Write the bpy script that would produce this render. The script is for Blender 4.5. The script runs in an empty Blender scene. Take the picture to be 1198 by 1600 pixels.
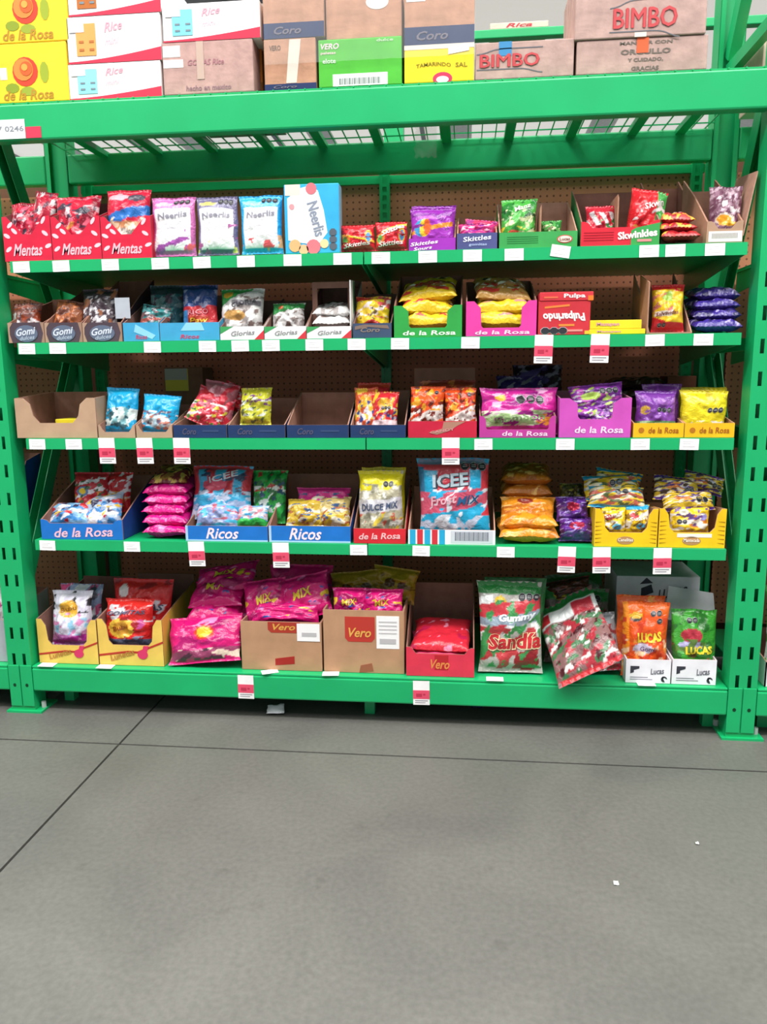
import bpy, bmesh, math, random
from mathutils import Vector, Matrix, noise

# ------------------------------------------------------------------ camera
SC = bpy.context.scene
COL = SC.collection
IW, IH, FPX = 1198.0, 1600.0, 1200.0
PIT, YAW, ROL = 0.17525, 0.10654, -0.00926
CAM = Vector((1.6092, -2.5095, 1.2082))
_f = Vector((-math.sin(YAW) * math.cos(PIT), math.cos(YAW) * math.cos(PIT), -math.sin(PIT)))
_r0 = Vector((math.cos(YAW), math.sin(YAW), 0))
_u0 = _r0.cross(_f)
_r = math.cos(ROL) * _r0 + math.sin(ROL) * _u0
_u = -math.sin(ROL) * _r0 + math.cos(ROL) * _u0
cd = bpy.data.cameras.new('camera')
cam = bpy.data.objects.new('camera', cd)
COL.objects.link(cam)
cd.sensor_fit = 'VERTICAL'
cd.sensor_height = 32.0
cd.lens = 32.0 * FPX / IH
cd.clip_end = 200
cam.matrix_world = Matrix(((_r.x, _u.x, -_f.x, CAM.x), (_r.y, _u.y, -_f.y, CAM.y), (_r.z, _u.z, -_f.z, CAM.z), (0, 0, 0, 1)))
SC.camera = cam
# ------------------------------------------------------------------ light
SC.view_settings.view_transform = 'Standard'
SC.view_settings.look = 'None'
SC.view_settings.gamma = 1
SC.view_settings.exposure = 0.62
SC.view_settings.use_curve_mapping = False
wd = bpy.data.worlds.new('store_air')
SC.world = wd
wd.use_nodes = True
wd.node_tree.nodes['Background'].inputs[0].default_value = (0.86, 0.93, 1.0, 1)
wd.node_tree.nodes['Background'].inputs[1].default_value = 0.30


def area(name, loc, sx, sy, power, rot=(0, 0, 0), col=(1, 0.98, 0.95)):
    l = bpy.data.lights.new(name, 'AREA')
    l.shape = 'RECTANGLE'
    l.size, l.size_y, l.energy, l.color = sx, sy, power, col
    o = bpy.data.objects.new(name, l)
    o.location, o.rotation_euler = loc, rot
    COL.objects.link(o)


area('roof_skylight', (1.3, -1.8, 6.7), 13, 9, 900, col=(1, .985, .96))
for i in range(4):
    area('high_bay_lamp', (-3.5 + 3.2 * i, -2.6, 5.6), 1.6, 0.5, 90)


# ------------------------------------------------------------------ pixel <-> metre helpers (full frame 1198 x 1600)
def fx(px, Y, z):                       # world x of a picture column at depth Y and height z
    k = px - IW / 2
    a = FPX * _r - k * _f
    return CAM.x - (a.y * (Y - CAM.y) + a.z * (z - CAM.z)) / a.x


def fz(py, x, Y):                       # world z of a picture row at x and depth Y
    k = IH / 2 - py
    a = FPX * _u - k * _f
    return CAM.z - (a.x * (x - CAM.x) + a.y * (Y - CAM.y)) / a.z


def at(px, py, Y):
    x, z = 1.2, 1.2
    for _ in range(8):
        x = fx(px, Y, z)
        z = fz(py, x, Y)
    return x, z


# ------------------------------------------------------------------ materials
def lin(h):
    h = h.lstrip('#')
    o = []
    for i in (0, 2, 4):
        c = int(h[i:i + 2], 16) / 255
        o.append(c / 12.92 if c <= 0.04045 else ((c + 0.055) / 1.055) ** 2.4)
    return tuple(o)


_mats = {}


def M(h, kind='card'):
    key = (h, kind)
    if key in _mats:
        return _mats[key]
    m = bpy.data.materials.new(kind + '_' + h.strip('#'))
    m.use_nodes = True
    nt = m.node_tree
    b = nt.nodes['Principled BSDF']
    c = lin(h)
    if kind == 'kraft':
        c = (c[0] * 1.05, c[1] * .95, c[2] * 1.06)
    tc = nt.nodes.new('ShaderNodeTexCoord')
    ns = nt.nodes.new('ShaderNodeTexNoise')
    nt.links.new(tc.outputs['Object'], ns.inputs['Vector'])
    rp = nt.nodes.new('ShaderNodeValToRGB')
    sc, amp, ro, bs = {'card': (14, .10, .62, .05), 'kraft': (22, .16, .85, .12), 'metal': (5, .07, .36, .02), 'ink': (9, .04, .5, 0), 'gloss': (11, .06, .3, .05),
                       'film': (30, .08, .25, .3)}[kind]
    ns.inputs['Scale'].default_value = sc
    ns.inputs['Detail'].default_value = 5
    rp.color_ramp.elements[0].position = .3
    rp.color_ramp.elements[1].position = .7
    rp.color_ramp.elements[0].color = tuple(x * (1 - amp) for x in c) + (1,)
    rp.color_ramp.elements[1].color = tuple(min(1, x * (1 + amp)) for x in c) + (1,)
    nt.links.new(ns.outputs['Fac'], rp.inputs['Fac'])
    nt.links.new(rp.outputs['Color'], b.inputs['Base Color'])
    b.inputs['Roughness'].default_value = ro
    b.inputs['Specular IOR Level'].default_value = .25 if kind in ('kraft', 'card', 'ink') else .5
    if bs:
        bp = nt.nodes.new('ShaderNodeBump')
        n2 = nt.nodes.new('ShaderNodeTexNoise')
        n2.inputs['Scale'].default_value = sc * 3
        nt.links.new(tc.outputs['Object'], n2.inputs['Vector'])
        bp.inputs['Strength'].default_value = bs
        bp.inputs['Distance'].default_value = .01
        nt.links.new(n2.outputs['Fac'], bp.inputs['Height'])
        nt.links.new(bp.outputs['Normal'], b.inputs['Normal'])
    _mats[key] = m
    return m


def film_mat(name, rough, alpha=1.0):
    m = bpy.data.materials.new(name)
    m.use_nodes = True
    nt = m.node_tree
    b = nt.nodes['Principled BSDF']
    at_ = nt.nodes.new('ShaderNodeAttribute')
    at_.attribute_name = 'Col'
    nt.links.new(at_.outputs['Color'], b.inputs['Base Color'])
    b.inputs['Roughness'].default_value = rough
    b.inputs['Specular IOR Level'].default_value = .55
    b.inputs['Alpha'].default_value = alpha
    tc = nt.nodes.new('ShaderNodeTexCoord')
    n2 = nt.nodes.new('ShaderNodeTexNoise')
    n2.inputs['Scale'].default_value = 34
    n2.inputs['Detail'].default_value = 3
    n2.inputs['Distortion'].default_value = 1.2
    nt.links.new(tc.outputs['Object'], n2.inputs['Vector'])
    bp = nt.nodes.new('ShaderNodeBump')
    bp.inputs['Strength'].default_value = .45
    bp.inputs['Distance'].default_value = .012
    nt.links.new(n2.outputs['Fac'], bp.inputs['Height'])
    nt.links.new(bp.outputs['Normal'], b.inputs['Normal'])
    return m


FILM = film_mat('printed_film', .27)
KR, KD = '#a98466', '#8f6d54'
GREEN = '#14aa66'
GRN = M(GREEN, 'metal')
WHITE = '#f2f2f0'


def pegboard_mat():
    m = bpy.data.materials.new('pegboard')
    m.use_nodes = True
    nt = m.node_tree
    b = nt.nodes['Principled BSDF']
    tc = nt.nodes.new('ShaderNodeTexCoord')
    mp = nt.nodes.new('ShaderNodeVectorMath')
    mp.operation = 'SCALE'
    mp.inputs['Scale'].default_value = 1 / .0254
    nt.links.new(tc.outputs['Object'], mp.inputs[0])
    fr = nt.nodes.new('ShaderNodeVectorMath')
    fr.operation = 'FRACTION'
    nt.links.new(mp.outputs[0], fr.inputs[0])
    sp = nt.nodes.new('ShaderNodeSeparateXYZ')
    nt.links.new(fr.outputs[0], sp.inputs[0])
    cb = nt.nodes.new('ShaderNodeCombineXYZ')
    nt.links.new(sp.outputs['X'], cb.inputs['X'])
    nt.links.new(sp.outputs['Z'], cb.inputs['Y'])
    ds = nt.nodes.new('ShaderNodeVectorMath')
    ds.operation = 'DISTANCE'
    nt.links.new(cb.outputs[0], ds.inputs[0])
    ds.inputs[1].default_value = (.5, .5, 0)
    gt = nt.nodes.new('ShaderNodeMath')
    gt.operation = 'GREATER_THAN'
    gt.inputs[1].default_value = .16
    nt.links.new(ds.outputs['Value'], gt.inputs[0])
    ns = nt.nodes.new('ShaderNodeTexNoise')
    ns.inputs['Scale'].default_value = 6
    nt.links.new(tc.outputs['Object'], ns.inputs['Vector'])
    rp = nt.nodes.new('ShaderNodeValToRGB')
    rp.color_ramp.elements[0].color = lin('#c46f4e') + (1,)
    rp.color_ramp.elements[1].color = lin('#db8c6c') + (1,)
    nt.links.new(ns.outputs['Fac'], rp.inputs['Fac'])
    mx = nt.nodes.new('ShaderNodeMix')
    mx.data_type = 'RGBA'
    mx.inputs[6].default_value = lin('#7c4634') + (1,)
    nt.links.new(gt.outputs[0], mx.inputs[0])
    nt.links.new(rp.outputs[0], mx.inputs[7])
    nt.links.new(mx.outputs[2], b.inputs['Base Color'])
    b.inputs['Roughness'].default_value = .7
    return m


def concrete_mat():
    m = bpy.data.materials.new('polished_concrete')
    m.use_nodes = True
    nt = m.node_tree
    b = nt.nodes['Principled BSDF']
    tc = nt.nodes.new('ShaderNodeTexCoord')

    def nz(scale, det, dist=0.):
        n = nt.nodes.new('ShaderNodeTexNoise')
        n.inputs['Scale'].default_value = scale
        n.inputs['Detail'].default_value = det
        n.inputs['Distortion'].default_value = dist
        nt.links.new(tc.outputs['Object'], n.inputs['Vector'])
        return n
    a, c, d = nz(2.2, 6, .6), nz(70, 4), nz(11, 8, .3)
    r1 = nt.nodes.new('ShaderNodeValToRGB')
    r1.color_ramp.elements[0].position = .3
    r1.color_ramp.elements[1].position = .72
    r1.color_ramp.elements[0].color = lin('#5a5956') + (1,)
    r1.color_ramp.elements[1].color = lin('#676661') + (1,)
    nt.links.new(a.outputs['Fac'], r1.inputs['Fac'])
    r2 = nt.nodes.new('ShaderNodeValToRGB')
    r2.color_ramp.elements[0].position = .25
    r2.color_ramp.elements[1].position = .75
    r2.color_ramp.elements[0].color = (.84, .84, .84, 1)
    r2.color_ramp.elements[1].color = (1.12, 1.12, 1.12, 1)
    nt.links.new(c.outputs['Fac'], r2.inputs['Fac'])
    mu = nt.nodes.new('ShaderNodeMix')
    mu.data_type = 'RGBA'
    mu.blend_type = 'MULTIPLY'
    mu.inputs[0].default_value = 1
    nt.links.new(r1.outputs[0], mu.inputs[6])
    nt.links.new(r2.outputs[0], mu.inputs[7])
    r3 = nt.nodes.new('ShaderNodeValToRGB')
    r3.color_ramp.elements[0].position = .18
    r3.color_ramp.elements[1].position = .34
    r3.color_ramp.elements[0].color = (.62, .61, .6, 1)
    r3.color_ramp.elements[1].color = (1, 1, 1, 1)
    nt.links.new(d.outputs['Fac'], r3.inputs['Fac'])
    m2 = nt.nodes.new('ShaderNodeMix')
    m2.data_type = 'RGBA'
    m2.blend_type = 'MULTIPLY'
    m2.inputs[0].default_value = 1
    nt.links.new(mu.outputs[2], m2.inputs[6])
    nt.links.new(r3.outputs[0], m2.inputs[7])
    nt.links.new(m2.outputs[2], b.inputs['Base Color'])
    rr = nt.nodes.new('ShaderNodeMapRange')
    rr.inputs['To Min'].default_value = .38
    rr.inputs['To Max'].default_value = .58
    nt.links.new(a.outputs['Fac'], rr.inputs['Value'])
    nt.links.new(rr.outputs[0], b.inputs['Roughness'])
    bp = nt.nodes.new('ShaderNodeBump')
    bp.inputs['Strength'].default_value = .06
    bp.inputs['Distance'].default_value = .004
    nt.links.new(c.outputs['Fac'], bp.inputs['Height'])
    nt.links.new(bp.outputs['Normal'], b.inputs['Normal'])
    return m


# ------------------------------------------------------------------ object helpers
def tag(o, label=None, cat=None, group=None, kind=None):
    if label:
        o['label'] = label
    if cat:
        o['category'] = cat
    if group:
        o['group'] = group
    if kind:
        o['kind'] = kind
    return o


def empty(name, loc, label=None, cat=None, group=None, rz=0.0, kind=None):
    o = bpy.data.objects.new(name, None)
    o.empty_display_size = .05
    o.location = loc
    o.rotation_euler = (0, 0, rz)
    COL.objects.link(o)
    return tag(o, label, cat, group, kind)


def link(name, me, parent=None, loc=(0, 0, 0), rot=(0, 0, 0)):
    o = bpy.data.objects.new(name, me)
    COL.objects.link(o)
    o.parent = parent
    o.location = loc
    o.rotation_euler = rot
    return o


def mesh(name, V, F, mats, fm=None, smooth=False, fix=True):
    me = bpy.data.meshes.new(name)
    me.from_pydata([tuple(v) for v in V], [], F)
    for m in (mats if isinstance(mats, (list, tuple)) else [mats]):
        me.materials.append(m)
    if fm:
        me.polygons.foreach_set('material_index', fm)
    if fix:
        bm = bmesh.new()
        bm.from_mesh(me)
        bmesh.ops.recalc_face_normals(bm, faces=bm.faces)
        bm.to_mesh(me)
        bm.free()
    if smooth:
        me.polygons.foreach_set('use_smooth', [True] * len(me.polygons))
    me.update()
    return me


def boxes(bl):                           # list of (x0,x1,y0,y1,z0,z1) -> V,F
    V, F = [], []
    for x0, x1, y0, y1, z0, z1 in bl:
        n = len(V)
        V += [(x0, y0, z0), (x1, y0, z0), (x1, y1, z0), (x0, y1, z0), (x0, y0, z1), (x1, y0, z1), (x1, y1, z1), (x0, y1, z1)]
        F += [(n, n + 1, n + 2, n + 3), (n + 4, n + 5, n + 6, n + 7), (n, n + 1, n + 5, n + 4), (n + 1, n + 2, n + 6, n + 5), (n + 2, n + 3, n + 7, n + 6), (n + 3, n, n + 4, n + 7)]
    return V, F


def box(name, b, mat, parent=None, loc=(0, 0, 0), rot=(0, 0, 0), bev=0.0):
    V, F = boxes([b] if not isinstance(b, list) else b)
    me = mesh(name, V, F, mat)
    if bev:
        bm = bmesh.new()
        bm.from_mesh(me)
        bmesh.ops.bevel(bm, geom=bm.edges[:], offset=bev, segments=2, affect='EDGES', profile=.5)
        bm.to_mesh(me)
        bm.free()
    return link(name, me, parent, loc, rot)


def panel(name, pts, ax, t, mo, mi, parent=None, loc=(0, 0, 0), rot=(0, 0, 0)):
    """outline pts extruded by t: outer face keeps material mo, inner face and edges mi"""
    fn = {'y': lambda a, b, d: (a, d, b), 'l': lambda a, b, d: (d, a, b), 'r': lambda a, b, d: (-d, a, b), 'z': lambda a, b, d: (a, b, -d)}[ax]
    n = len(pts)
    V = [fn(a, b, 0) for a, b in pts] + [fn(a, b, t) for a, b in pts]
    F = [tuple(range(n)), tuple(range(n, 2 * n))] + [(i, (i + 1) % n, n + (i + 1) % n, n + i) for i in range(n)]
    return link(name, mesh(name, V, F, [mo, mi], [0] + [1] * (n + 1)), parent, loc, rot)


_tc = {}


def text2d(s, bold=.02, shear=0.):
    k = (s, bold, shear)
    if k not in _tc:
        cu = bpy.data.curves.new('t', 'FONT')
        cu.body = s
        cu.size = 1
        cu.offset = bold
        cu.shear = shear
        cu.resolution_u = 2
        cu.align_x = 'CENTER'
        ob = bpy.data.objects.new('t', cu)
        me = ob.to_mesh()
        V = [(v.co.x, v.co.y) for v in me.vertices]
        F = [tuple(p.vertices) for p in me.polygons]
        ob.to_mesh_clear()
        bpy.data.objects.remove(ob)
        bpy.data.curves.remove(cu)
        xs = [v[0] for v in V]
        ys = [v[1] for v in V]
        cx, cy, w, h = (max(xs) + min(xs)) / 2, (max(ys) + min(ys)) / 2, max(xs) - min(xs), max(ys) - min(ys)
        _tc[k] = ([((x - cx) / w, (y - cy) / h) for x, y in V], F)
    return _tc[k]


def letters(parent, s, cx, cz, w, h, col, y=-.0012, bold=.02, shear=0., rot=0., name='lettering', kind='ink', ax='y', arc=0., fat=0.):
    V, F = text2d(s, bold, shear)
    if fat:
        n = len(V)
        V = [(a + d, b + e) for d, e in ((-fat, 0), (fat, 0), (0, fat * 2), (0, -fat * 2)) for a, b in V]
        F = [tuple(i + n * k for i in f) for k in range(4) for f in F]
    c, sn = math.cos(rot), math.sin(rot)
    P = []
    y0, n1 = y, len(V) // 4 if fat else 0
    for vi, (a, b) in enumerate(V):
        y = y0 - .0005 * (vi // n1) if fat else y0
        b2 = b + arc * (4 * a * a - 1)
        X, Z = a * w, b2 * h
        X, Z = X * c - Z * sn, X * sn + Z * c
        P.append((cx + X, y, cz + Z) if ax == 'y' else (y, cx + X, cz + Z))
    return link(name, mesh(name, P, F, M(col, kind), fix=False), parent)


def patch(parent, name, pts, col, y=0., t=.0008, kind='ink', rot=0):
    return panel(name, pts, 'y', t, M(col, kind), M(col, kind), parent, (0, y - t, 0))


def rect(x0, z0, x1, z1):
    return [(x0, z0), (x1, z0), (x1, z1), (x0, z1)]


def oval(cx, cz, rx, rz, n=18, a0=0):
    return [(cx + rx * math.cos(a0 + 2 * math.pi * i / n), cz + rz * math.sin(a0 + 2 * math.pi * i / n)) for i in range(n)]


# ------------------------------------------------------------------ candy bags
def NZ(x, y, z):
    return noise.noise(Vector((x, y, z)))


def R(u0, v0, u1, v1, c):
    return ('r', u0, v0, u1, v1, lin(c))


def O(cu, cv, ru, rv, c):
    return ('e', cu, cv, ru, rv, lin(c))


def N(scale, thr, c, v0=0., v1=1., sd=0., u0=0., u1=1.):
    return ('n', scale, thr, lin(c), v0, v1, sd, u0, u1)


def D(a, b, c, d, col):                  # band between the lines v=a..b (u 0..1) and v=c..d
    return ('d', a, b, c, d, lin(col))


def S(n, ph, c, v0=0., v1=1., ang=0.):
    return ('s', n, ph, lin(c), v0, v1, ang)


def paint(ops, u, v, base, sd):
    c = base
    for o in ops:
        k = o[0]
        if k == 'r':
            if o[1] <= u <= o[3] and o[2] <= v <= o[4]:
                c = o[5]
        elif k == 'e':
            if ((u - o[1]) / o[3]) ** 2 + ((v - o[2]) / o[4]) ** 2 < 1:
                c = o[5]
        elif k == 'n':
            if o[4] <= v <= o[5] and o[7] <= u <= o[8] and NZ(u * o[1] * .85 + sd + o[6] * 7.3 + .5 * v, v * o[1] * 1.45 - u * o[1] * .35, sd * 2.1 + o[6]) + .22 * NZ(u * o[1] * 3.1, v * o[1] * 4.2, sd + o[6]) > o[2] + .07:
                c = o[3]
        elif k == 'd':
            if o[1] + (o[2] - o[1]) * u <= v <= o[3] + (o[4] - o[3]) * u:
                c = o[5]
        elif k == 's':
            if o[4] <= v <= o[5] and ((u + o[6] * v) * o[1] + o[2]) % 1 < .5:
                c = o[3]
    return c


_seed = [1]


def bag(name, label, cat, w, h, t, loc, rot=(0, 0, 0), base='#cc2030', ops=(), texts=(), octs=(), group=None, lump=.5, seal=.07, res=1.0, curl=0., mat=None, sealcol=None, fat=False):
    _seed[0] += 1
    sd = _seed[0] * 3.17
    b0 = lin(base)
    nu, nv = int(40 * res), int(48 * res)
    rnd = random.Random(_seed[0])
    skew = rnd.uniform(-.05, .05)

    def Sf(u, v, side=-1):
        U, Vv = 2 * u - 1, 2 * v - 1
        k = min(1, abs(Vv) / (1 - 2 * seal * .8))
        f = max(0., 1 - abs(U) ** 2.4) ** .55 * max(0., 1 - k ** 3) ** .6
        if fat:
            f = max(0., 1 - abs(U) ** 4) ** .5 * max(0., 1 - min(1, abs(Vv) / .985) ** 7) ** .5
        lp = 1 + lump * (NZ(u * 3.2 + sd, v * 3.6, sd) + .5 * NZ(u * 8 + sd, v * 8, sd + 5))
        x = w / 2 * U * (1 - .07 * (1 - Vv ** 4)) + w * .03 * NZ(v * 3 + sd, U * 1.5, 1.) + skew * w * .4 * Vv
        y = side * t / 2 * f * lp + curl * h * (v - .5) ** 2 * 2 + .012 * w * NZ(u * 4, v * 4, sd + 9) + .10 * w * (1 - f) * NZ(u * 2.3 + sd, v * 2.1, 4.) * min(1, t * 8)
        z = h * v + h * .025 * NZ(u * 3 + sd, v * 2, 7.) * (1 if v > .5 else .4)
        if k >= 1:
            y += .0012 * math.sin(u * 60)
        return x, y, z
    V, F, CC = [], [], []

    def grid(n, m, side):
        o = len(V)
        for j in range(m + 1):
            for i in range(n + 1):
                u, v = i / n, j / m
                V.append(Sf(u, v, side))
                if sealcol and (v < seal or v > 1 - seal):
                    CC.append(lin(sealcol))
                else:
                    CC.append(paint(ops, u, v, b0, sd) if side < 0 else b0)
        for j in range(m):
            for i in range(n):
                a = o + j * (n + 1) + i
                q = (a, a + 1, a + n + 2, a + n + 1)
                F.append(q if side < 0 else q[::-1])
    grid(nu, nv, -1)
    grid(10, 12, 1)
    me = mesh(name, V, F, mat or FILM, smooth=True, fix=False)
    ca = me.color_attributes.new('Col', 'FLOAT_COLOR', 'POINT')
    ca.data.foreach_set('color', [x for c in CC for x in (c[0], c[1], c[2], 1.)])
    o = link(name, me, None, loc, rot)
    tag(o, label, cat, group)
    for ti, tx in enumerate(texts):                     # (string, u, v, width fraction, height fraction, colour, rot, shear, bold)
        s, cu, cv, tw, th, col = tx[:6]
        rt = tx[6] if len(tx) > 6 else 0.
        sh = tx[7] if len(tx) > 7 else 0.
        bo = tx[8] if len(tx) > 8 else .02
        decal(o, s, cu, cv, tw, th, col, rt, sh, bo, Sf, w, h, .002 + .0012 * ti)
    for cu, cv, n in octs:               # black warning seals
        for i in range(n):
            seal_decal(o, cu + i * .125, cv, .056, .056 * w / h, Sf)
    return o


def decal(o, s, cu, cv, tw, th, col, rt, sh, bo, Sf, w, h, off=.002):
    V, F = text2d(s, bo, sh)
    bm = bmesh.new()
    vs = [bm.verts.new((a, b, 0)) for a, b in V]
    for f in F:
        try:
            bm.faces.new([vs[i] for i in f])
        except ValueError:
            pass
    for i in range(1, 8):
        g = bm.verts[:] + bm.edges[:] + bm.faces[:]
        bmesh.ops.bisect_plane(bm, geom=g, plane_co=(-.5 + i / 8, 0, 0), plane_no=(1, 0, 0))
    for i in range(1, 3):
        g = bm.verts[:] + bm.edges[:] + bm.faces[:]
        bmesh.ops.bisect_plane(bm, geom=g, plane_co=(0, -.5 + i / 3, 0), plane_no=(0, 1, 0))
    c, sn = math.cos(rt), math.sin(rt)
    for v in bm.verts:
        X, Z = v.co.x * tw * w, v.co.y * th * h
        X, Z = X * c - Z * sn, X * sn + Z * c
        p = Sf(min(.98, max(.02, cu + X / w)), min(.98, max(.02, cv + Z / h)))
        v.co = (p[0], p[1] - off, p[2])
    me = bpy.data.meshes.new('lettering')
    bm.to_mesh(me)
    bm.free()
    me.materials.append(M(col, 'gloss'))
    return link('lettering', me, o)


def seal_decal(o, cu, cv, ru, rv, Sf):
    V, F, fm = [], [], []

    def add(pts, off, k):
        n = len(V)
        for a, b in pts:
            p = Sf(min(.98, max(.02, cu + ru * a)), min(.98, max(.02, cv + rv * b)))
            V.append((p[0], p[1] - off, p[2]))
        F.append(tuple(range(n, n + len(pts))))
        fm.append(k)
    o8 = oval(0, 0, 1, 1, 8, math.pi / 8)
    add([(a * 1.1, b * 1.1) for a, b in o8], .0016, 0)
    add(o8, .0026, 1)
    for q in (.18, -.22):
        add(rect(-.6, q, .6, q + .16), .0034, 0)
    link('warning_seal', mesh('warning_seal', V, F, [M('#a5a5a8', 'gloss'), M('#26262b', 'gloss')], fm, fix=False), o)


# ------------------------------------------------------------------ shelf heights (upper surface)
ZS = {1: 1.594, 2: 1.329, 3: 1.007, 4: .650, 5: .180, 0: 2.090}


def stand(r, px0, px1, pyt, Y, label, base, ops=(), lean=12, t=.05, pyb=None, name='candy_bag', cat='candy bag', rz=0, ry=0, **k):
    if Y < .06:
        Y += .3 * t + .006
    z = ZS[r] + .008
    z += .5 * abs(fx(px1, Y, z) - fx(px0, Y, z)) * abs(math.sin(math.radians(ry)))
    if pyb:
        z = max(z, fz(pyb, fx((px0 + px1) / 2, Y, z), Y))
    x0, x1 = fx(px0, Y, z), fx(px1, Y, z)
    la = math.radians(lean)
    xc = (x0 + x1) / 2
    h = .1
    for _ in range(4):
        h = (fz(pyt, xc, Y + h * math.sin(la)) - z) / math.cos(la)
    return bag(name, label, cat, x1 - x0, h, t, (xc, Y, z), (-la, math.radians(ry), math.radians(rz)), base, ops, **k)


def lie(r, px0, px1, Y, dz, t, h, label, base, ops=(), name='candy_bag', cat='candy bag', rz=0, pitch=0, ry=0, fat=True, **k):
    z = ZS[r] + dz + t / 2
    x0, x1 = fx(px0, Y, z), fx(px1, Y, z)
    return bag(name, label, cat, x1 - x0, h, t, ((x0 + x1) / 2, Y, z), (math.radians(-90 + pitch), math.radians(ry), math.radians(rz)), base, ops, fat=fat, **k)


# ------------------------------------------------------------------ cardboard display trays
def tray(r, px0, px1, label, out, fpy, spy=None, bpy_=None, Y=.012, d=.24, notch=.022, inn=KR, side=None, texts=(), marks=(), name='display_tray', group=None, rz=0, th=.004,
         backcol=None, slant=.012, sback=None, ledge=None):
    z = ZS[r] + .001
    x0, x1 = fx(px0, Y, z) + .0012, fx(px1, Y, z) - .0012
    xc, w = (x0 + x1) / 2, x1 - x0
    fh = fz(fpy, xc, Y) - z
    sh = fz(spy, xc, Y) - z if spy else fh
    bh = fz(bpy_, xc, Y + d) - z if bpy_ else sh
    sb = (fz(sback, xc, Y + d) - z) if sback else bh
    e = empty(name, (x0, Y, z), label, 'display tray', group, rz)
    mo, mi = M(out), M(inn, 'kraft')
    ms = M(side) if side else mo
    if sh > fh + .004:
        n, s = notch, slant
        pts = [(0, 0), (w, 0), (w, sh), (w - n * .55, sh), (w - n, sh - (sh - fh) * .25), (w - n - s * .3, fh + s * .8), (w - n - s, fh), (n + s, fh), (n + s * .3, fh + s * .8),
               (n, sh - (sh - fh) * .25), (n * .55, sh), (0, sh)]
    else:
        pts = rect(0, 0, w, fh)
    fp = panel('front_panel', pts, 'y', th, mo, mi, e)
    panel('base_panel', rect(th, th, w - th, d - th), 'z', th, mi, mi, e, (0, 0, th))
    mid = sh + (sb - sh) * .45
    sp = [(th, 0), (d, 0), (d, sb), (d * .55, mid + (sb - mid) * .25), (th, sh)]
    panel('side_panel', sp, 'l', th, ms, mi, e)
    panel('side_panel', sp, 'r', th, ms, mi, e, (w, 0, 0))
    panel('back_panel', rect(th, 0, w - th, bh), 'y', th, mi, M(backcol, 'kraft') if backcol else mi, e, (0, d - th, 0))
    for nm, pts_, col in marks:          # fractions of panel width / metres of fh
        patch(fp, nm, [(a * w, b * fh) for a, b in pts_], col)
    for tx in texts:                     # (string, cx frac, cz frac of fh, width frac, height frac of fh, colour, shear, rot)
        s, a, b, tw, thh, col = tx[:6]
        letters(fp, s, a * w, b * fh, tw * w, thh * fh, col, shear=tx[6] if len(tx) > 6 else 0, rot=tx[7] if len(tx) > 7 else 0)
    return e, x0, x1, z, w, fh


def carton(px0, px1, pyt, pyb, label, col, Y=.035, d=.42, kind='kraft', name='carton', cat='carton', group=None, rz=0, z0=None, tape=True):
    """closed shipping box; origin at its front lower left corner"""
    x0, zb = at(px0, pyb, Y)
    x1, zt = at(px1, pyt, Y)
    x0 = fx(px0, Y, (zb + zt) / 2)
    x1 = fx(px1, Y, (zb + zt) / 2)
    if z0 is not None:
        zb = z0
    w, h = x1 - x0 - .002, zt - zb
    e = empty(name, (x0 + .001, Y, zb), label, cat, group, rz)
    box('body', (0, w, 0, d, 0.0005, h - .0005), M(col, kind), e, bev=.003)
    if tape:
        box('tape', (0 - .0005, w + .0005, d * .5 - .025, d * .5 + .025, h - .0004, h + .0004), M('#c9a878', 'gloss'), e)
    return e, w, h, zt


# ================================================================== FLOOR AND CEILING
CONC = concrete_mat()
fl = link('floor', mesh('floor', *boxes([(-9, 12, -9, 14, -.08, -.012)]), M('#2c2b29', 'ink')))
tag(fl, 'grey polished concrete store floor with saw cut joints', None, None, 'structure')
JX, JY = .465, -.215
for (x0, x1, y0, y1) in ((-9, JX - .004, -9, JY - .004), (JX + .004, 12, -9, JY - .004), (-9, JX - .004, JY + .004, 14), (JX + .004, 12, JY + .004, 14)):
    box('concrete_slab', (x0, x1, y0, y1, -.012, 0), CONC, fl)
ce = link('ceiling', mesh('ceiling', *boxes([(-12, 15, -9, 30, 6.9, 7.0)]), M('#d9d8cf', 'card')))
tag(ce, 'pale metal roof high above the store', None, None, 'structure')
for i in range(7):
    box('roof_truss', (-12, 15, 1 + 4.4 * i, 1.14 + 4.4 * i, 6.74, 6.884), M('#6f7276', 'metal'), ce)
for i in range(7):
    box('roof_purlin', (-10 + 3.5 * i, -9.9 + 3.5 * i, -9, 30, 6.8, 6.884), M('#8b8d8e', 'metal'), ce)
sky = bpy.data.materials.new('ceiling_glow')  # added glow material that brightens the dark ceiling
sky.use_nodes = True
_n = sky.node_tree
_n.nodes['Principled BSDF'].inputs['Base Color'].default_value = (.8, .8, .76, 1)
_n.nodes['Principled BSDF'].inputs['Emission Color'].default_value = (1, .94, .84, 1)
_n.nodes['Principled BSDF'].inputs['Emission Strength'].default_value = .3
for i in range(8):
    box('ceiling_glow_panel', (-11.5 + 3.3 * i, -8.8 + 3.3 * i, 4, 24, 6.885, 6.898), sky, ce)  # glowing panels added under the roof so the ceiling reads pale
wl = link('wall_back', mesh('wall_back', *boxes([(-12, 15, 24, 24.2, 0, 6.9)]), M('#8d8d88', 'card')))
tag(wl, 'distant dull wall at the end of the store', None, None, 'structure')

# ================================================================== RACK
W = 2.53
rack = empty('pallet_rack', (0, 0, 0), 'tall green steel pallet rack with slotted uprights and heavy beams', 'rack')


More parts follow.
